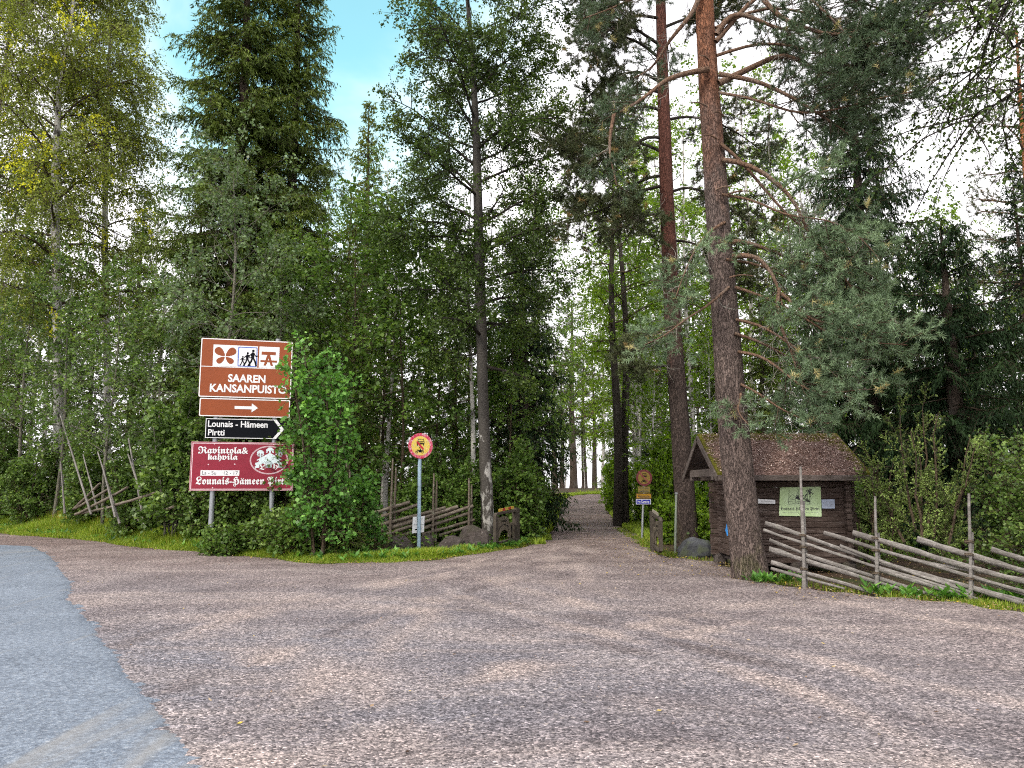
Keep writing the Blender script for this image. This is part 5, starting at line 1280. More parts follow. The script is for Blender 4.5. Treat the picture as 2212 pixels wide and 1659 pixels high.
    for tx, ty, tr in ((580, 190, 1.0), (342, 255, .9), (812, 255, .9)):
        flat(mb, pl, [E(tx + dx * tr, ty + dy * tr) for dx, dy in ((0, -62), (45, -55), (72, -25), (100, -8), (98, 20), (84, 40), (105, 60), (92, 82), (60, 72), (48, 32), (28, 28), (20, 80), (-20, 80), (-28, 28), (-48, 32), (-60, 72), (-92, 82), (-105, 60), (-84, 40), (-98, 20), (-100, -8), (-72, -25), (-45, -55))], b1 + .0045)
    for tx in (342, 812): flat(mb, pl, [E(*p) for p in ((tx - 14, 300), (tx + 14, 300), (tx + 12, 398), (tx - 12, 398))], b1 + .0055); stroke(mb, pl, [E(tx - 65, 350), E(tx - 25, 352), E(tx, 335), E(tx + 25, 352), E(tx + 65, 350)], .022, b1 + .006)
    mb.build('emblem', M_PALE, pn)
    mb = MB()
    for tx in (487, 658): ring(mb, pl, [E(tx + 30 * math.cos(i * .393), 417 + 28 * math.sin(i * .393)) for i in range(16)], [E(tx + 20 * math.cos(i * .393), 417 + 18 * math.sin(i * .393)) for i in range(16)], b1 + .006)
    mb.build('emblem_rings', M_GREYTXT, pn)
    mb = MB(); dz = b1 + .0065
    p, q = E(325, 715), E(480, 548); write(mb, pl, frak('L'), p[0], q[0], p[1], q[1], dz); p, q = E(668, 715), E(800, 545); write(mb, pl, frak('h'), p[0], q[0], p[1], q[1], dz)
    mb.build('emblem_letters', M_WHITE, pn); mb = MB(); write(mb, pl, frak('Ravintola') + '&', h(148, 910)[0], h(512, 910)[0], h(300, 934)[1], h(300, 882)[1], dz, 0, .012); mb.build('lettering', M_WHITE, pn); mb = MB(); write(mb, pl, frak('kahvila'), h(218, 960)[0], h(437, 960)[0], h(330, 990)[1], h(330, 933)[1], dz, 0, .012)
    x0, x1 = h(130, 1140)[0], h(815, 1140)[0]; z0, z1 = h(400, 1172)[1], h(400, 1100)[1]; mb.build('lettering', M_WHITE, pn); mb = MB()
    write(mb, pl, frak('Lounais-Hameen Pirtti'), x0, x1, z0, z1, dz, 0, .012)
    for f_ in umlaut('Lounais-', 'Hameen Pirtti'): flat(mb, pl, ell(x0 + (x1 - x0) * f_, z0 + (z1 - z0) * .80, .011, .013, 8), dz)
    mb.build('lettering', M_WHITE, pn)
    mb = MB(); us, ue = h(165, 1075)[0], h(447, 1075)[0]; zs, ze = h(300, 1094)[1], h(300, 1054)[1]; flat(mb, pl, rect(us, ue, zs, ze), b1 + .003); mb.build('hours_strip', M_WHITE, pn)
    mb = MB(); w = ue - us; hz = ze - zs; write(mb, pl, 'La - Su', us + w * .04, us + w * .40, zs + hz * .2, zs + hz * .82, b1 + .005); write(mb, pl, '12 - 17', us + w * .60, us + w * .96, zs + hz * .2, zs + hz * .82, b1 + .005); mb.build('hours_lettering', M_DKTXT, pn)
    mb = MB()
    for zx, zy in ((267, 862), (697, 866), (223, 1012), (414, 1010), (253, 1181), (683, 1168)): flat(mb, pl, ell(*h(zx, zy), .016, .016, 10), b1 + .006)
    mb.build('bolts', M_PINKL, pn)
signpost()

def faded_red():
    k = NT('flaking red sign paint'); n = k.noise(k.coord(), 28, 6, .7); n2 = k.noise(k.coord(), 6, 3)
    f = k.math('ADD', k.math('MULTIPLY', n.outputs[0], .65), k.math('MULTIPLY', n2.outputs[0], .35))
    c = k.ramp(f, [(.42, (.55, .02, .075)), (.50, (.58, .09, .15)), (.56, (.66, .36, .42)), (.62, (.62, .55, .57)), (.70, (.30, .20, .21))]); k.bsdf(c, .6, .3); return k.m
def faded_yellow():
    k = NT('flaking yellow sign paint'); n = k.noise(k.coord(), 24, 6, .7)
    c = k.ramp(n.outputs[0], [(.3, (.78, .56, .03)), (.52, (.74, .56, .12)), (.60, (.66, .56, .28)), (.68, (.40, .32, .26))]); k.bsdf(c, .6, .3); return k.m
M_FRED, M_FYEL = faded_red(), faded_yellow()
def disc_sign(name, label, cpx, cpy, Y, dia, ang, pole_px, pole_mat, plates=(), faded=True, pr=.03, dull=1.0):
    C = at(cpx, cpy, Y); pl = PL(C, ang); r = dia / 2; z = C[2]; b = on(pole_px, Y)
    root = thing(name, b, label, 'sign')
    top = pl.pt(0, z - r * .8, -.05); mb = MB(); mb.tube([[b[0], b[1], b[2] - .1], (top + b) / 2, top, pl.pt(0, z + r * .5, -.05)], pr, 14); mb.build('pole', pole_mat, root)
    mb = MB(); extr(mb, pl, ell(0, z, r, r, 48), -.012, .008); fc = mb.build('disc', M_FRED if faded else plain('shade darkened red sign paint', (.13, .03, .034), .6), root)  # unfaded version: tree shade mixed into the disc, field and bar colours
    mb = MB(); flat(mb, pl, ell(-.01 * r, z, r * .76, r * .76, 48), .010); mb.build('yellow_field', M_FYEL if faded else plain('shade darkened yellow sign paint', (.20, .135, .03), .6), fc)
    K = lambda x, y: ((x - 412) / 325 * r, z - (y - 477) / 368 * r)
    mb = MB(); w = 14 / 325 * r; d = .012
    stroke(mb, pl, [K(330, 355), K(345, 290), K(482, 285), K(498, 350), K(330, 355)], w, d); stroke(mb, pl, [K(328, 355), K(312, 400)], w, d); stroke(mb, pl, [K(498, 350), K(506, 400)], w, d); stroke(mb, pl, [K(330, 380), K(470, 378)], w * .5, d)
    flat(mb, pl, [K(308, 400), K(506, 395), K(502, 432), K(310, 438)], d + .0005); flat(mb, pl, [K(306, 430), K(330, 430), K(328, 478), K(308, 478)], d + .001); flat(mb, pl, [K(474, 428), K(498, 428), K(496, 468), K(476, 468)], d + .001)
    for cx in (300, 462):
        o = [K(cx + 34 * math.cos(i * .393), 658 + 38 * math.sin(i * .393)) for i in range(16)]; i_ = [K(cx + 22 * math.cos(i * .393), 658 + 25 * math.sin(i * .393)) for i in range(16)]; ring(mb, pl, o, i_, d)
        flat(mb, pl, ell(*K(cx, 658), r * .02, r * .02, 8), d)
    flat(mb, pl, [K(320, 585), K(372, 600), K(430, 600), K(494, 612), K(480, 640), K(430, 640), (K(415, 665)), K(362, 662), K(352, 620), K(325, 600)], d + .0015); stroke(mb, pl, [K(300, 655), K(345, 590)], w, d + .002)
    flat(mb, pl, [K(380, 540), K(400, 545), K(425, 600), K(385, 602), K(392, 570)], d + .0025); flat(mb, pl, ell(*K(386, 528), r * .045, r * .05, 10), d + .0025); mb.build('vehicle_pictogram', M_BLACK, fc)
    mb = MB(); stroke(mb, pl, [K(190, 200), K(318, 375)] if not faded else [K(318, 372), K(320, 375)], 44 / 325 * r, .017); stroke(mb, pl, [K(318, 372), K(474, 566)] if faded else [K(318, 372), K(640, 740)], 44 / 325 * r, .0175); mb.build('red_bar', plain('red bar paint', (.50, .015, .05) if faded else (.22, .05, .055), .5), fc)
    for nm, mat, tmat, txt, x0, x1, y0, y1 in plates:
        q = pl.hit(x0, (y0 + y1) / 2), pl.hit(x1, (y0 + y1) / 2); z0, z1 = pl.hit(x0, y1)[1], pl.hit(x0, y0)[1]
        mb = MB(); extr(mb, pl, rect(q[0][0], q[1][0], z0, z1), -.01, .006); p_ = mb.build(nm, mat, root); W, Hh = q[1][0] - q[0][0], z1 - z0
        if tmat is M_WHITE or nm == 'yellow_plate':
            mb = MB(); ring(mb, pl, rect(q[0][0] + .004, q[1][0] - .004, z0 + .004, z1 - .004), rect(q[0][0] + .016, q[1][0] - .016, z0 + .016, z1 - .016), .008); mb.build('border', tmat, p_)
        mb = MB()
        for i, ln in enumerate(txt): hh = Hh / len(txt); zt = z1 - i * hh; write(mb, pl, ln, q[0][0] + W * .12, q[1][0] - W * .12, zt - hh * .80, zt - hh * .22, .009, 0, .01)
        mb.build('lettering', tmat, p_)
    return root
disc_sign('no_vehicles_sign', 'flaking round red and yellow sign on a pale blue pole by the boulders', 908.5, 963, 19.3, .635, math.radians(26), 904.5, M_POLEB, pr=.045)
disc_sign('no_vehicles_sign', 'shaded round sign with three plates under it, in front of bright bushes', 1391.5, 1032, 24., .50, math.radians(6), 1386.5, M_GALV, plates=[
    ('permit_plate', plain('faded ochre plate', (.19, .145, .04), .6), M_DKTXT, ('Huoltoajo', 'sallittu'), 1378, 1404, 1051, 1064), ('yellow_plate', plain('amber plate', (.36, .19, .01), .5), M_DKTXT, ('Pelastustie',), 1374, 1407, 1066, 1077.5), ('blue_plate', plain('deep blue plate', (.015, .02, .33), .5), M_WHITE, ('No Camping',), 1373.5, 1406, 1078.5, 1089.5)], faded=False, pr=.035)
def notice():
    Z = lambda zx, zy: (877.8 + .0749 * zx, 1097.2 + .0749 * zy); pl = PL(at(*Z(345, 480), 19.42), math.radians(8)); h = lambda a, b: pl.hit(*Z(a, b))
    root = thing('paper_notice', pl.pt(0, h(345, 720)[1], 0), 'white paper notice with a black arrow behind the pale blue pole', 'notice')
    mb = MB(); extr(mb, pl, [h(165, 733), h(505, 700), h(527, 228), h(187, 258)], -.006, 0); mb.build('sheet', M_WHITE, root)
    mb = MB(); flat(mb, pl, [h(242, 612), h(385, 594), h(385, 570), h(440, 600), h(400, 660), h(398, 630), h(242, 642)], .003); stroke(mb, pl, [h(320, 315), h(330, 345), h(312, 385)], .012, .003); mb.build('arrow', M_BLACK, root)
    mb = MB(); a, b = h(205, 512), h(498, 455); write(mb, pl, frak('Lounais-Hameen Pirtti'), a[0], b[0], a[1], b[1], .003); mb.build('lettering', M_GREYTXT, root)
notice()

# ---- weathered wood
def wood_mat(name, lo, mid, hi, stretch=(1, 1, 1), bump=.6, moss=0.):
    k = NT(name); v = k.coord(stretch); n = k.noise(v, 9, 6, .7, .6); f = k.noise(v, 45, 4, .7); big = k.noise(k.coord(), 2.2, 4)
    c = k.ramp(k.math('ADD', k.math('MULTIPLY', n.outputs[0], .6), k.math('MULTIPLY', f.outputs[0], .4)), [(.3, lo), (.5, mid), (.68, hi)])
    c = k.mix(k.math('MULTIPLY', k.maprange(big.outputs[0], .45, .65), .35), c, lo)
    if moss: c = k.mix(k.maprange(k.noise(k.coord(), 11, 5, .7).outputs[0], .58, .68, 0, moss), c, (.33, .36, .27))
    k.bsdf(c, .85, .2, k.bump(k.math('ADD', n.outputs[0], f.outputs[0]), bump, .012)); return k.m
M_RAIL = wood_mat('silvered split rail', (.085, .078, .070), (.215, .20, .185), (.43, .41, .385), (.4, 1, 2.), .7, .35)
M_RAILB = wood_mat('old mossy pole', (.065, .052, .04), (.16, .13, .10), (.34, .31, .26), (.5, 1, 2), .7, .55)
M_LOG = wood_mat('dark stained log wall', (.030, .020, .016), (.085, .060, .050), (.25, .205, .185), (.25, .25, 2.2), .7)
M_LOGG = wood_mat('greyed gable boards', (.045, .036, .031), (.105, .086, .076), (.20, .17, .155), (.6, .3, 2), .6)
M_GATE = wood_mat('brown gate timber', (.032, .027, .021), (.075, .063, .05), (.15, .13, .105), (1, 1, .5), .5)
M_CARVE = wood_mat('carved board', (.07, .058, .042), (.135, .115, .085), (.22, .19, .15), (1, 1, .4), .4)
M_ROPE = plain('withy tie', (.13, .10, .07), .9)

def rail_mb(p, q, r0, r1, rng, sides=7, split=False, m=12, sag=.015):
    t = np.linspace(0, 1, m)[:, None]; P = np.asarray(p) * (1 - t) + np.asarray(q) * t; L = np.linalg.norm(np.asarray(q) - np.asarray(p))
    P = P + np.cumsum(rng.normal(size=P.shape), 0) * .006 * L / 3; P[:, 2] -= sag * np.sin(np.pi * t[:, 0]) * L / 3
    mb = MB(); mb.tube(P, np.linspace(r0, r1, m) * (1 + .08 * rng.normal(size=m)), sides, rough=.12, rng=rng, squash=(1.25, .55) if split else None); return mb
def fence_right():
    rng = np.random.default_rng(201)
    A = on(1737, 12.55); B_ = on(2095, 11.25); ang = math.atan2(B_[1] - A[1], B_[0] - A[0]); pl = PL([A[0], A[1], 0], ang)
    root = thing('pole_fence', A, 'silvery roundpole fence with slanting split rails in front of the hut', 'fence')
    for (xb, yb), (xt, yt), rr in (((1738, 1263), (1732, 1008), .036), ((1894, 1279), (1893, 1072), .034), ((2095, 1290), (2095, 1066), .034), ((2275, 1306), (2270, 1080), .034)):
        b, t = pl.hit(xb, yb), pl.hit(xt, yt); g = float(H(*pl.pt(b[0], 0)[:2]))
        for dd, k_, top in ((.05, 1.0, t[1]), (-.055, .85, t[1] - .55)):
            P = np.array([pl.pt(b[0] + (t[0] - b[0]) * s + .008 * math.sin(5 * s), g - .1 + (top - g + .1) * s, dd) for s in np.linspace(0, 1, 9)])
            mb = MB(); mb.tube(P, np.linspace(rr, rr * .5, 9) * k_ * (1 + .08 * rng.normal(size=9)), 9, rough=.08, rng=rng); mb.build('stake', M_RAIL, root)
        for hz in (.28, .62, .80):
            c = pl.pt(b[0] + (t[0] - b[0]) * hz * .5, g + hz); an = np.linspace(0, 2 * np.pi, 17); Q = np.array([c + pl.U * .052 * math.cos(x) + pl.N * .10 * math.sin(x) + np.array([0, 0, .02 * math.sin(x)]) for x in an])
            mb = MB(); mb.tube(Q, .009, 5, caps=False); mb.tube(Q + np.array([0, 0, .02]), .008, 5, caps=False); mb.build('withy_tie', M_ROPE, root)
    Z4 = lambda x, y: (1481.2 + .2315 * x, 905.2 + .2315 * y); Z5 = lambda x, y: (1810.4 + .281 * x, 877.8 + .281 * y)
    rails = [((Z4(745, 975)), Z5(900, 1370), .050, .03, 1), (Z4(738, 1040), Z5(1000, 1450), .036, .03, 0), (Z4(782, 1130), Z5(420, 1400), .045, .025, 1), (Z4(775, 1215), Z5(560, 1435), .055, .03, 1), (Z4(803, 1335), Z4(1760, 1612), .050, .035, 1), (Z4(795, 1395), Z4(1480, 1590), .040, .025, 0),
             (Z4(1288, 1058), Z5(1500, 1450), .042, .035, 1), (Z4(1562, 1062), Z5(1600, 1400), .058, .04, 1), (Z5(605, 1020), Z5(1650, 1330), .058, .045, 1), (Z5(1175, 1095), Z5(1800, 1290), .05, .045, 1), (Z5(300, 1245), Z5(1080, 1480), .048, .035, 1), (Z5(300, 1310), Z5(880, 1482), .03, .02, 0), (Z4(1100, 1260), Z5(700, 1440), .045, .03, 1), (Z4(1440, 1180), Z5(1020, 1420), .04, .03, 0), (Z5(560, 1180), Z5(1429, 1330), .03, .03, 0), (Z5(280, 1190), Z5(1429, 1500), .04, .035, 1), (Z5(1020, 1395), Z5(1700, 1600), .045, .03, 1), (Z5(1010, 1310), Z5(1800, 1540), .045, .03, 1)]
    for i, (p, q, r0, r1, sp) in enumerate(rails):
        a, b = pl.hit(*p), pl.hit(*q); d = [0., .02, -.02][i % 3]
        rail_mb(pl.pt(*a, d), pl.pt(*b, d), r0 * .72, r1 * .72, rng, 7, bool(sp)).build('rail', M_RAIL, root)
fence_right()
def fence_left():
    rng = np.random.default_rng(202); Z = lambda x, y: (713.2 + .248 * x, 877.8 + .248 * y)
    A = on(842, 20.6); B_ = on(1015, 21.6); pl = PL([A[0], A[1], 0], math.atan2(B_[1] - A[1], B_[0] - A[0])); root = thing('pole_fence', A, 'mossy roundpole fence with rising rails behind the row of boulders', 'fence')
    for (xb, yb), (xt, yt) in ((Z(515, 1120), Z(540, 470)), (Z(885, 1120), Z(897, 600)), (Z(1200, 1090), Z(1202, 640)), ((744, 1160), (747, 1000))):
        b, t = pl.hit(xb, yb), pl.hit(xt, yt); g = float(H(*pl.pt(b[0], 0)[:2]))
        for dd, du, k_ in ((.06, 0., 1.), (-.06, .13, .9)):
            P = np.array([pl.pt(b[0] + du + (t[0] - b[0]) * s, g - .1 + (t[1] * k_ + .05 - g + .1) * s, dd) for s in np.linspace(0, 1, 8)]); mb = MB(); mb.tube(P, np.linspace(.042, .022, 8), 8, rough=.08, rng=rng); mb.build('stake', M_RAILB, root)
    for p, q, r0, r1 in ((Z(130, 935), Z(415, 868), .05, .055), (Z(200, 970), Z(692, 834), .05, .05), (Z(230, 1020), Z(770, 860), .045, .04), (Z(250, 1080), Z(998, 868), .05, .045), (Z(240, 1145), Z(1112, 880), .055, .05), (Z(185, 1212), Z(1240, 880), .055, .05), (Z(330, 1218), Z(1238, 930), .045, .045), (Z(800, 1115), Z(1255, 978), .045, .04), (Z(950, 1125), Z(1240, 1035), .04, .04), (Z(560, 1030), Z(1000, 905), .035, .03)):
        a, b = pl.hit(*p), pl.hit(*q); d = rng.uniform(-.03, .03); rail_mb(pl.pt(*a, d), pl.pt(*b, d), r0, r1, rng, 8).build('rail', M_RAILB, root)
fence_left()
def fence_fallen():
    rng = np.random.default_rng(203); Z = lambda x, y: (.26455 * x, 822.9 + .26455 * y)
    A = on(200, 23.6); B_ = on(330, 21.); pl = PL([A[0], A[1], 0], math.atan2(B_[1] - A[1], B_[0] - A[0])); root = thing('pole_fence', A, 'collapsed length of pole fence with leaning stakes on the grassy bank', 'fence')
    for p, q in ((Z(795, 1090), Z(565, 280)), (Z(775, 1070), Z(680, 600)), (Z(1015, 1165), Z(862, 580)), (Z(1008, 1110), Z(930, 690)), (Z(1212, 1180), Z(1108, 470)), (Z(1205, 900), Z(1132, 600)), (Z(555, 1080), Z(548, 660))):
        a, b = pl.hit(*p), pl.hit(*q); mb = MB(); d = rng.uniform(-.1, .25); t = np.linspace(0, 1, 8)[:, None]; P = pl.pt(*a, d) * (1 - t) + pl.pt(*b, d + .1) * t; mb.tube(P, np.linspace(.036, .018, 8), 8, rough=.08, rng=rng); mb.build('stake', M_RAIL, root)
    for p, q in ((Z(590, 1045), Z(795, 832)), (Z(600, 1040), Z(885, 872)), (Z(640, 1090), Z(1068, 862)), (Z(980, 1010), Z(1320, 905)), (Z(660, 1080), Z(1000, 1000)), (Z(1130, 1130), Z(1400, 1030))):
        a, b = pl.hit(*p), pl.hit(*q); d = rng.uniform(-.1, .15); rail_mb(pl.pt(*a, d), pl.pt(*b, d), .045, .036, rng, 8).build('rail', M_RAILB, root)
fence_fallen()

# ---- boulders
def rock_mat():
    k = NT('dark granite'); v = k.coord(); n = k.noise(v, 4, 6, .65); f = k.noise(v, 40, 4, .7); m = k.noise(v, 1.7, 4)
    c = k.ramp(k.math('ADD', k.math('MULTIPLY', n.outputs[0], .6), k.math('MULTIPLY', f.outputs[0], .4)), [(.3, (.034, .028, .026)), (.5, (.082, .068, .062)), (.72, (.16, .138, .128))])
    c = k.mix(k.maprange(k.noise(v, 9, 5, .7).outputs[0], .62, .72, 0, .5), c, (.30, .29, .26)); c = k.mix(k.maprange(m.outputs[0], .5, .65, 0, .5), c, (.06, .065, .03)); k.bsdf(c, .9, .2, k.bump(k.math('ADD', n.outputs[0], f.outputs[0]), .8, .04)); return k.m
M_ROCK = rock_mat()
def rock_mat_dark():
    k = NT('mossy dark boulder'); v = k.coord(); n = k.noise(v, 5, 6, .65); c = k.ramp(n.outputs[0], [(.3, (.03, .032, .036)), (.55, (.075, .08, .088)), (.75, (.15, .155, .16))]); c = k.mix(k.maprange(k.noise(v, 2.5, 4).outputs[0], .5, .62, 0, .6), c, (.06, .075, .03)); k.bsdf(c, .9, .2, k.bump(n.outputs[0], .8, .04)); return k.m
def boulder(label, x0, x1, ytop, ybot, Y, seed, depth=None, mat=None, peak=.5, tilt=0.):
    rng = np.random.default_rng(seed); b = on((x0 + x1) / 2, Y); w = (gx(x1, Y) - gx(x0, Y)) / 2; h = at((x0 + x1) / 2, ytop, Y)[2] - b[2]; dp = depth or w * .75
    nu, nv = 40, 24; th = np.linspace(0, 2 * np.pi, nu, endpoint=False); ph = np.linspace(-.45 * np.pi, .5 * np.pi, nv)
    T, Pp = np.meshgrid(th, ph); D = np.stack([np.cos(Pp) * np.cos(T), np.cos(Pp) * np.sin(T), np.sin(Pp)], -1)
    r = np.ones(T.shape)
    for i in range(16):                                   # flat broken faces
        n = unit(rng.normal(size=3) * [1, 1, .8]); c = rng.uniform(.62, .95); dn = D @ n; r = np.where(dn > 0, np.minimum(r, c / np.maximum(dn, 1e-3)), r)
    for i in range(5):
        k = rng.normal(size=3) * (2 + i * 2.2); r = r * (1 + .035 / (1 + i * .5) * np.sin(D @ k + rng.random() * 6))
    V = D * r[..., None]; V = V / np.abs(V[..., :2]).max(); zt = V[..., 2].max(); V[..., 2] /= zt
    V = V * np.array([w, dp, h]); V[..., 2] += V[..., 0] * tilt; V[..., 0] += V[..., 2] * (peak - .5) * 1.2
    V[..., 2] = np.maximum(V[..., 2], -.12); V = V + b + np.array([0, dp * .5, -.01]); i = np.arange(nu * nv).reshape(nv, nu)
    F = np.stack([i[:-1], np.roll(i[:-1], -1, 1), np.roll(i[1:], -1, 1), i[1:]], -1).reshape(-1, 4); mb = MB(); mb.add(V.reshape(-1, 3), F, .5, 0, False)
    tag(mb.build('boulder', mat or M_ROCK), label, 'boulder', 'boulders closing the old field edge')
boulder('flat dark boulder just left of the pale blue sign pole', 826, 900, 1154, 1190, 19.3, 301)
boulder('small dark boulder right behind the pale blue sign pole', 890, 938, 1151, 1189, 19.7, 302)
boulder('low cracked boulder between the sign pole and the biggest boulder', 930, 1014, 1156, 1190, 19.4, 303, tilt=-.05)
boulder('biggest slab like boulder leaning against the dark birch', 976, 1068, 1134, 1188, 19.9, 304, tilt=.05, peak=.42)
boulder('dark blue grey boulder between the reddish pine and the hut', 1458, 1566, 1160, 1207, 18.2, 305, mat=rock_mat_dark())

# ---- swing gates of the track with carved boards
def gate(label, pl, h, leftpost, strip_red=True):
    root = thing('swing_gate', pl.pt(*h(540, 905)), label, 'gate'); R = lambda *q: [h(*p) for p in q]
    def piece(nm, q, d0, d1, mat=M_GATE): mb = MB(); extr(mb, pl, R(*q), d0, d1); return mb.build(nm, mat, root)
    piece('post', ((500, 188), (562, 186), (570, 930), (508, 930)), -.06, .06)
    piece('stile', ((130, 340), (178, 345), (182, 835), (130, 832)), -.035, .035)
    piece('top_rail', ((130, 342), (152, 286), (498, 222), (498, 262), (176, 322)), -.04, .04)
    piece('bottom_rail', ((182, 836), (500, 745), (500, 785), (196, 866)), -.035, .035)
    p_ = piece('carved_board', ((185, 735), (183, 440), (205, 395), (245, 360), (290, 345), (340, 345), (385, 375), (397, 425), (400, 470), (440, 468), (470, 455), (492, 462), (497, 520), (497, 715), (475, 735), (452, 700), (440, 672), (425, 740), (395, 745), (384, 730), (384, 680), (370, 635), (345, 606), (310, 597), (272, 612), (240, 655), (226, 700), (222, 738), (205, 746)), -.012, .012, M_CARVE)
    mb = MB(); a, b = h(250, 460), h(352, 405); write(mb, pl, 'SAAREN', a[0], b[0], min(a[1], b[1]), max(a[1], b[1]), .015, 0, .02)
    cA = h(300, 640); ra = abs(h(300, 500)[1] - cA[1])
    u0 = h(196, 600)[0]; u1 = h(392, 600)[0]
    def arc(x, z):
        t = (x - u0) / (u1 - u0); an = np.pi * (.93 - .86 * t); rr = ra * (1 + (z - .5) * .22); cu = (u0 + u1) / 2; k = (u1 - u0) / 2 / ra
        return cu + rr * k * np.cos(an), cA[1] + rr * np.sin(an)
    write(mb, pl, 'KANSANPUISTO', u0, u1, 0, 1, .015, 0, .02, arc)
    flat(mb, pl, R((428, 560), (438, 500), (450, 505), (455, 570), (446, 610), (452, 660), (466, 705), (455, 700), (438, 650), (432, 600)), .0145); mb.build('lettering', M_BLACK, p_)
    if strip_red:
        s = piece('reflector_strip', ((192, 210), (470, 155), (474, 200), (194, 264)), .02, .035, plain('yellow reflector', (.62, .42, .07), .5))
        mb = MB(); flat(mb, pl, R((255, 199), (303, 189), (305, 237), (257, 249)), .038); flat(mb, pl, R((365, 177), (410, 168), (413, 214), (368, 223)), .038); mb.build('red_reflector', plain('red reflector', (.42, .03, .04), .5), s)
    else: piece('reflector_strip', ((192, 210), (470, 155), (474, 200), (194, 264)), .02, .035, plain('weathered strip', (.30, .27, .22), .7))
    return root
Zg = lambda x, y: (1053.3 + .1152 * x, 1075.3 + .1152 * y)
Ag, Bg = at(*Zg(150, 600), 20.0), at(*Zg(535, 600), 21.7)
plg = PL([Ag[0], Ag[1], 0], math.atan2(Bg[1] - Ag[1], Bg[0] - Ag[0])); gate('carved swing gate with yellow and red reflector, left of the track', plg, lambda x, y: plg.hit(*Zg(x, y)), False)
# its twin across the track, folded towards us: mirrored, post at the far end
A2, B2 = at(1427, 1140, 17.6), at(1410, 1140, 19.6)
pl2 = PL([A2[0], A2[1], 0], math.atan2(B2[1] - A2[1], B2[0] - A2[0])); w1 = plg.hit(*Zg(535, 600))[0]; L2 = np.hypot(*(B2 - A2)[:2])
class Flip(PL):
    def __init__(s, p): s.O, s.U, s.N, s.ang = p.O, p.U, -p.N, p.ang
def h2(x, y):
    u, z = plg.hit(*Zg(x, y)); return np.array([u / w1 * L2, z - .02])
fl = Flip(pl2)
fl.N = -pl2.N if (-pl2.N)[0] < 0 else pl2.N
gate('carved swing gate seen almost edge on, right of the track', fl, h2, True, False)

def lamp_post():
    b = on(1326, 47.); root = thing('lamp_post', b, 'small white park lamp post beside the far track', 'lamp post'); top = at(1326, 1003, 47.)[2] - b[2]
    wm = plain('white lamp paint', (.62, .62, .60), .5); mb = MB(); mb.tube([[0, 0, -.1], [0, 0, top - .3]], .05, 10); local(mb, 'post', wm, root)
    mb = MB(); mb.tube([[0, 0, top - .35], [0, 0, top - .3], [0, 0, top - .05], [0, 0, top]], [.10, .22, .30, .08], 14); local(mb, 'lamp_head', wm, root)
lamp_post()
def marker():
    b = on(1458, 19.6); root = thing('marker_post', b, 'thin pale green stake close to the reddish pine', 'post'); t = at(1461, 1068, 19.6) - b
    mb = MB(); mb.tube([[0, 0, -.1], t * .5, t], [.032, .030, .026], 8); local(mb, 'shaft', plain('pale grey green paint', (.20, .23, .19), .7, var=.3), root)
    mb = MB(); mb.box(t + np.array([0, 0, .02]), (.07, .06, .05), bev=.01); local(mb, 'cap', M_GALV, root)
marker()
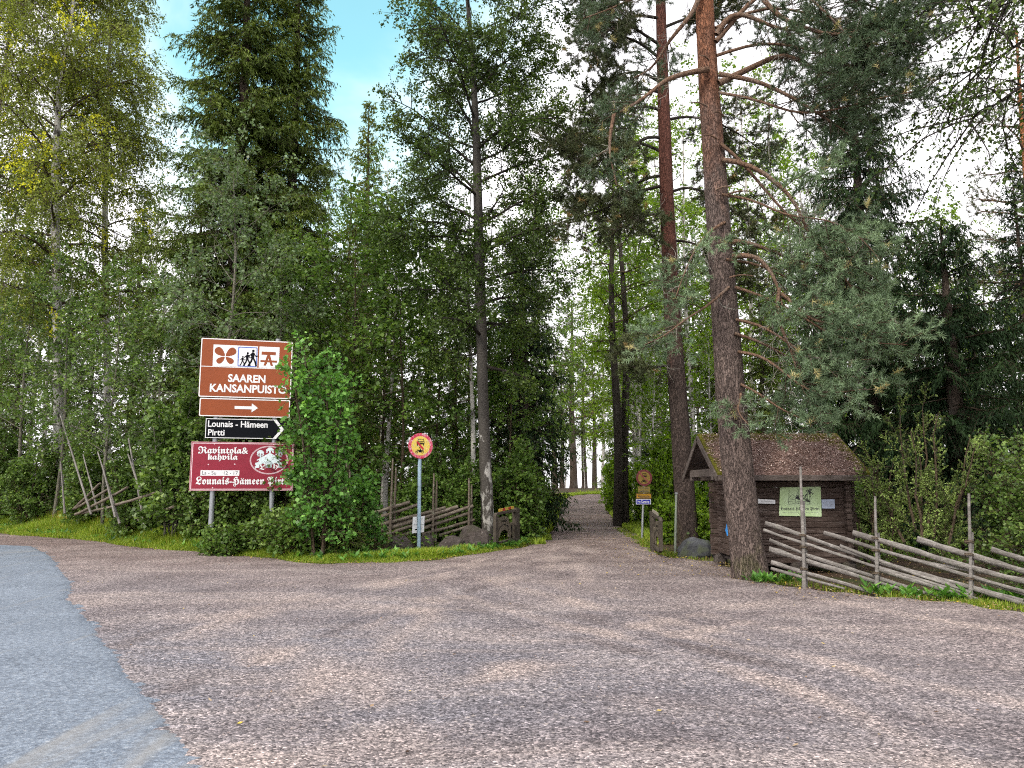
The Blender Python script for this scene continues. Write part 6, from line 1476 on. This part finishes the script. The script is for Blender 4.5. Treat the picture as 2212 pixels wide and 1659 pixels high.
# ------------------------------------------------------------------ the log hut with its litter covered roof
def hut():
    rng = np.random.default_rng(401)
    X0, X1, Y0, Y1 = 4.42, 6.36, 14.95, 16.75; zb, zt = .16, 1.80; n = 15; st = (zt - zb) / n; th = .10; ext_ = .19
    root = thing('log_hut', (5.4, 15.8, 0.), 'small dark log hut under a roof matted with needles and moss', 'hut')
    def logs(name, along_x, fixed, lo, hi, off):
        mb = MB()
        for i in range(n):
            z = zb + st * (i + .5) + off; a, b = lo - ext_ + rng.normal() * .008, hi + ext_ + rng.normal() * .008
            sz = (b - a, th, st - .006) if along_x else (th, b - a, st - .006); c = ((a + b) / 2, fixed + rng.normal() * .004, z) if along_x else (fixed + rng.normal() * .004, (a + b) / 2, z)
            mb.box(c, sz, bev=.008)
        o = mb.build(name, M_LOG, root); return o
    fw = logs('front_wall', True, Y0, X0, X1, 0.); logs('back_wall', True, Y1, X0, X1, 0.); logs('gable_wall', False, X0, Y0, Y1, st * .5); logs('gable_wall', False, X1, Y0, Y1, st * .5)
    # roof
    RX0, RX1, YE, YR, YB = 3.80, 6.66, 14.42, 15.85, 17.28; zE, zR = 1.80, 2.62
    def slab(name, y0, z0, y1, z1, up, t, mat, xa=RX0, xb=RX1, nx=60, ny=30, amp=0., sag=0.):
        s = np.linspace(0, 1, ny); x = np.linspace(xa, xb, nx); S, Xm = np.meshgrid(s, x, indexing='ij'); Yg = y0 + (y1 - y0) * S; Zg_ = z0 + (z1 - z0) * S
        nz = np.zeros(S.shape)
        for k in range(10): f = rng.normal(size=2) * (3 + k * 3); nz += np.sin(Xm * f[0] + Yg * f[1] + rng.random() * 6) / (1 + .4 * k)
        Zt = Zg_ + up + amp * nz * .35 - sag * np.sin(np.pi * (Xm - xa) / (xb - xa)); Zb = Zg_ + up - t
        V = np.concatenate([np.stack([Xm, Yg, Zt], -1).reshape(-1, 3), np.stack([Xm, Yg, Zb], -1).reshape(-1, 3)]); i = np.arange(nx * ny).reshape(ny, nx); o = nx * ny
        F = np.stack([i[:-1, :-1], i[:-1, 1:], i[1:, 1:], i[1:, :-1]], -1).reshape(-1, 4); G = F[:, ::-1] + o
        rim = np.concatenate([i[0], i[1:, -1], i[-1, -2::-1], i[-2:0:-1, 0]]); rn = np.roll(rim, -1); E = np.stack([rim, rim + o, rn + o, rn], -1)
        mb = MB(); mb.add(V, np.concatenate([F, G, E]), .5, 0, False); return mb.build(name, mat, root)
    boards = wood_mat('roof boards', (.05, .042, .038), (.12, .10, .09), (.22, .19, .175), (.3, 1, 1)); 
    slab('roof_boards', YE, zE, YR, zR, .0, .035, boards, nx=3, ny=3); slab('roof_boards', YB, zE, YR + .002, zR - .001, .0, .035, boards, nx=3, ny=3)
    k = NT('needle litter and moss mat'); v = k.coord(); nn = k.noise(v, 26, 6, .7); m2 = k.noise(v, 3.2, 5, .65); sep = k.n('SeparateXYZ'); k.l(v, sep.inputs[0])
    c = k.ramp(nn.outputs[0], [(.32, (.06, .036, .030)), (.5, (.21, .135, .115)), (.66, (.46, .335, .30))])
    rim = k.math('MAXIMUM', k.maprange(sep.outputs[2], zR - .30, zR - .02), k.math('MAXIMUM', k.maprange(sep.outputs[0], RX1 - .38, RX1), k.maprange(sep.outputs[0], RX0 + .38, RX0)))
    mf = k.maprange(k.math('ADD', k.math('MULTIPLY', rim, .34), m2.outputs[0]), .66, .78); c = k.mix(mf, c, k.ramp(nn.outputs[0], [(.3, (.05, .055, .008)), (.7, (.17, .16, .022))]))
    k.bsdf(c, .95, .1, k.bump(nn.outputs[0], 1., .03)); mat = k.m
    fr = slab('roof_litter', YE + .01, zE, YR, zR, .050, .047, mat, RX0 + .01, RX1 - .01, 110, 54, .014); slab('roof_litter', YB - .01, zE, YR + .004, zR - .002, .050, .047, mat, RX0 + .01, RX1 - .01, 40, 24, .014)
    # loose needles, twigs and birch leaves on the mat: nobody could count them
    N = 16000; x = rng.uniform(RX0 + .05, RX1 - .05, N); s = rng.random(N); y = YE + .02 + (YR - YE - .03) * s; z = zE + (zR - zE) * (y - YE) / (YR - YE) + .052 + .018 * rng.random(N)
    sl = math.atan2(zR - zE, YR - YE); a = rng.random(N) * 6.28; D = np.stack([np.cos(a), np.sin(a) * math.cos(sl), np.sin(a) * math.sin(sl) + .25 * rng.normal(size=N)], 1)
    mb = MB(); szz = np.where(rng.random(N) < .25, .022 + .022 * rng.random(N), .05 + .05 * rng.random(N)); wd = np.where(szz < .046, szz * .34, .0028); mb.leaves(np.stack([x, y, z], 1), unit(D), szz, wd, np.where(szz < .046, .55 + .45 * rng.random(N), .5 * rng.random(N)), 1.5, rng)
    kk = NT('roof needles and birch leaves'); kk.bsdf(kk.ramp(kk.tone(), [(0, (.08, .045, .032)), (.5, (.24, .15, .115)), (.75, (.36, .25, .21)), (1, (.72, .60, .54))]), .8, .2); o = mb.build('roof_leaves', kk.m, root); o['kind'] = 'stuff'
    # hanging roots and twigs along the eave
    P0 = np.stack([rng.uniform(4.7, 6.4, 26), np.full(26, YE + .0), np.full(26, zE - .01)], 1); D0 = rng.normal(size=(26, 3)) * [1, .25, .6]; D0[:, 2] -= .35; D0[:, 1] -= .35
    P = grow(P0, D0, .08 + .28 * rng.random(26) ** 2, 7, .06, .3, rng); mb = MB(); mb.tubes(P, np.full((26, 7), .005) * np.linspace(1, .4, 7)[None], 4); mb.build('hanging_twigs', M_TWIG, root)
    # fascia, barge boards, gable boards, tie beams, purlins
    mb = MB(); mb.box(((RX0 + RX1) / 2, YE - .012, zE - .055), (RX1 - RX0, .03, .085), bev=.004); mb.build('fascia', M_LOGG, root)
    for xx in (RX0 - .012, RX1 + .012):
        for ys in (YE, YB):
            L = math.hypot(YR - YE, zR - zE); d = np.array([0, YR - ys, zR - zE]) / L; mb = MB(); mb.box(((xx), (YR + ys) / 2, (zR + zE) / 2 - .055), (L + .03, .026, .12), R=np.stack([d, np.array([1.0, 0, 0]), np.cross(d, [1.0, 0, 0])], 1), bev=.004); mb.build('barge_board', M_LOGG, root)
    for xx in (X0 - .05, X1 + .05):
        mb = MB(); m = 8
        for i in range(m):
            z0 = zt + (zR - .12 - zt) * i / m; z1 = zt + (zR - .12 - zt) * (i + 1) / m - .006; hw = (zR - .06 - (z0 + z1) / 2) * (YR - YE) / (zR - zE); mb.box((xx, YR, (z0 + z1) / 2), (.03, hw * 2, z1 - z0))
        mb.build('gable_boards', M_LOG, root)
    for yy in (Y0 + .02, Y1 - .02):
        mb = MB(); mb.box((X0 - .24, yy, zt - .02), (.70, .12, .13), bev=.01); mb.build('plate_beam', M_LOGG, root)
    mb = MB(); mb.box((RX0 + .08, YR, zt + .06), (.09, 1.9, .15), bev=.01); mb.build('tie_beam', M_LOGG, root)
    for xx in (X0, (X0 + X1) / 2, X1):
        for yy in (Y0, Y1): mb = MB(); mb.box((xx, yy, .06), (.26, .22, .26), bev=.05); mb.build('foundation_stone', M_ROCK, root)
    mb = MB(); mb.box(((X0 + X1) / 2, (Y0 + Y1) / 2, zb - .03), (X1 - X0 - .12, Y1 - Y0 - .12, .05)); mb.build('floor', boards, root)
    # poster and papers pinned to the front wall
    pl = PL([X0, Y0 - th / 2 - .022, 0], 0.0); Z7 = lambda x, y: (1662.2 + .1253 * x, 1042.3 + .1253 * y); h = lambda x, y: pl.hit(*Z7(x, y))
    kp = NT('pale green poster board'); nn = kp.noise(kp.coord(), 3, 4); kp.bsdf(kp.ramp(nn.outputs[0], [(.3, (.50, .68, .33)), (.7, (.60, .76, .47))]), .5, .3)
    po = thing('poster', pl.pt(*h(520, 580)), 'pale green poster with a drawn log house and old style lettering on the hut wall', 'poster')
    mb = MB(); extr(mb, pl, [h(165, 572), h(898, 588), h(880, 70), h(183, 86)], -.012, .004); mb.build('board', kp.m, po)
    mb = MB(); d = .007; K = lambda *q: [h(*p) for p in q]; w = .006
    for L in (((332, 268), (388, 205), (470, 262), (560, 268), (640, 285), (680, 320)), ((332, 268), (318, 330)), ((322, 330), (330, 375), (440, 365), (560, 365), (685, 375), (686, 320)), ((445, 250), (445, 330)), ((500, 115), (503, 365)), ((335, 180), (332, 268)), ((338, 122), (336, 180)), ((470, 330), (680, 322)), ((650, 190), (655, 300)), ((690, 240), (700, 370)), ((400, 345), (400, 362)), ((420, 345), (420, 362)), ((450, 345), (478, 345)), ((335, 325), (430, 320)), ((345, 300), (430, 292)), ((360, 275), (425, 262)), ((700, 250), (705, 130)), ((690, 200), (720, 285))): stroke(mb, pl, K(*L), w, d)
    for i in range(70):
        cx, cy = rng.normal(690, 22), rng.normal(165, 32)
        if i > 40: cx, cy = rng.normal(625, 22), rng.normal(228, 24)
        if i > 55: cx, cy = rng.normal(485, 16), rng.normal(230, 30)
        u, z = h(cx, cy); s_ = .006 + .008 * rng.random(); flat(mb, pl, [(u + s_ * math.cos(a) * (.5 + rng.random()), z + s_ * math.sin(a) * (.5 + rng.random())) for a in np.linspace(0, 6.28, 6)[:-1]], d + .0003 * (i % 5))
    for i in range(60):
        t = rng.random(); cx = 450 + 220 * t; cy = 258 + 55 * t + rng.normal() * 14; q = h(cx, cy); stroke(mb, pl, [q, q + np.array([.02 + .015 * rng.random(), -.012 * rng.random() - .004])], .006, d + .0012)
    mb.build('house_drawing', M_DKTXT, po)
    mb = MB(); a, b = h(195, 495), h(860, 418); write(mb, pl, frak('Lounais Hameen Pirtti'), a[0], b[0], a[1], b[1], d, 0, .0)
    for f_ in umlaut('Lounais ', 'Hameen Pirtti'): flat(mb, pl, ell(a[0] + (b[0] - a[0]) * f_, a[1] + (b[1] - a[1]) * .84, .006, .007, 8), d)
    mb.build('lettering', M_DKTXT, po)
    mb = MB(); a, b = h(230, 525), h(830, 508); write(mb, pl, 'Saaren Kansanpuisto,', a[0], a[0] + (b[0] - a[0]) * .62, a[1], b[1], d); write(mb, pl, 'puh. 03 434', a[0] + (b[0] - a[0]) * .66, b[0], a[1], b[1], d); mb.build('small_print', M_GREYTXT, po)
    for lab, q, seed in (('small torn white paper pinned left of the green poster', ((-200, 282), (96, 300), (100, 368), (-195, 362)), 1), ('bluish white sheet pinned right of the green poster', ((895, 292), (1120, 290), (1128, 446), (905, 447)), 2)):
        r_ = thing('paper_sheet', pl.pt(*h(*q[3])), lab, 'paper'); mb = MB(); extr(mb, pl, [h(*p) for p in q], -.006, .002); mb.build('sheet', M_WHITE if seed == 1 else plain('bluish paper', (.46, .53, .68), .6), r_)
        mb = MB(); c = np.mean([h(*p) for p in q], 0)
        if seed == 1: write(mb, pl, 'Avoinna', c[0] - .11, c[0] + .11, c[1] - .012, c[1] + .016, .004)
        else:
            for j in range(6): stroke(mb, pl, [(c[0] - .10, c[1] + .05 - .02 * j), (c[0] + .10, c[1] + .05 - .02 * j)], .003, .004)
        mb.build('print', M_GREYTXT, r_)
    # plates on the gable end, seen past the big pine
    pg = PL([X0 - th / 2 - .02, Y1, 0], math.radians(-90)); hb = lambda x, y: pg.hit(1492.2 + .2999 * x, 943.6 + .2999 * y)
    r_ = thing('blue_pennant', pg.pt(*hb(270, 700)), 'bright blue pointed cloth hanging on the hut end beside the big pine', 'pennant'); mb = MB(); q = [hb(272, 572), hb(250, 672), hb(263, 714)]; q2 = q + [(q[2][0] + .42, q[2][1] + .10), (q[2][0] + .40, q[0][1] + .05)]
    extr(mb, pg, q2, -.004, .004); mb.build('cloth', plain('bright blue cloth', (.05, .30, .78), .6), r_); mb = MB(); a = pg.pt(*q[0], .0); mb.tube([a, a + np.array([0, 0, .05])], .006, 6); mb.build('cord', M_ROPE, r_)
    r_ = thing('white_notice', pg.pt(*hb(268, 565)), 'narrow white notice on the hut end above the blue cloth', 'notice'); mb = MB(); a, b = hb(263, 565), hb(264, 485); extr(mb, pg, [(a[0], a[1]), (a[0] + .30, a[1] + .02), (a[0] + .30, b[1]), (b[0], b[1])], -.004, .004); mb.build('sheet', M_WHITE, r_)
    mb = MB(); stroke(mb, pg, [(a[0] + .04, a[1] + .06), (a[0] + .26, a[1] + .07)], .02, .006); mb.build('print', plain('brick print', (.35, .08, .05), .6), r_)
hut()
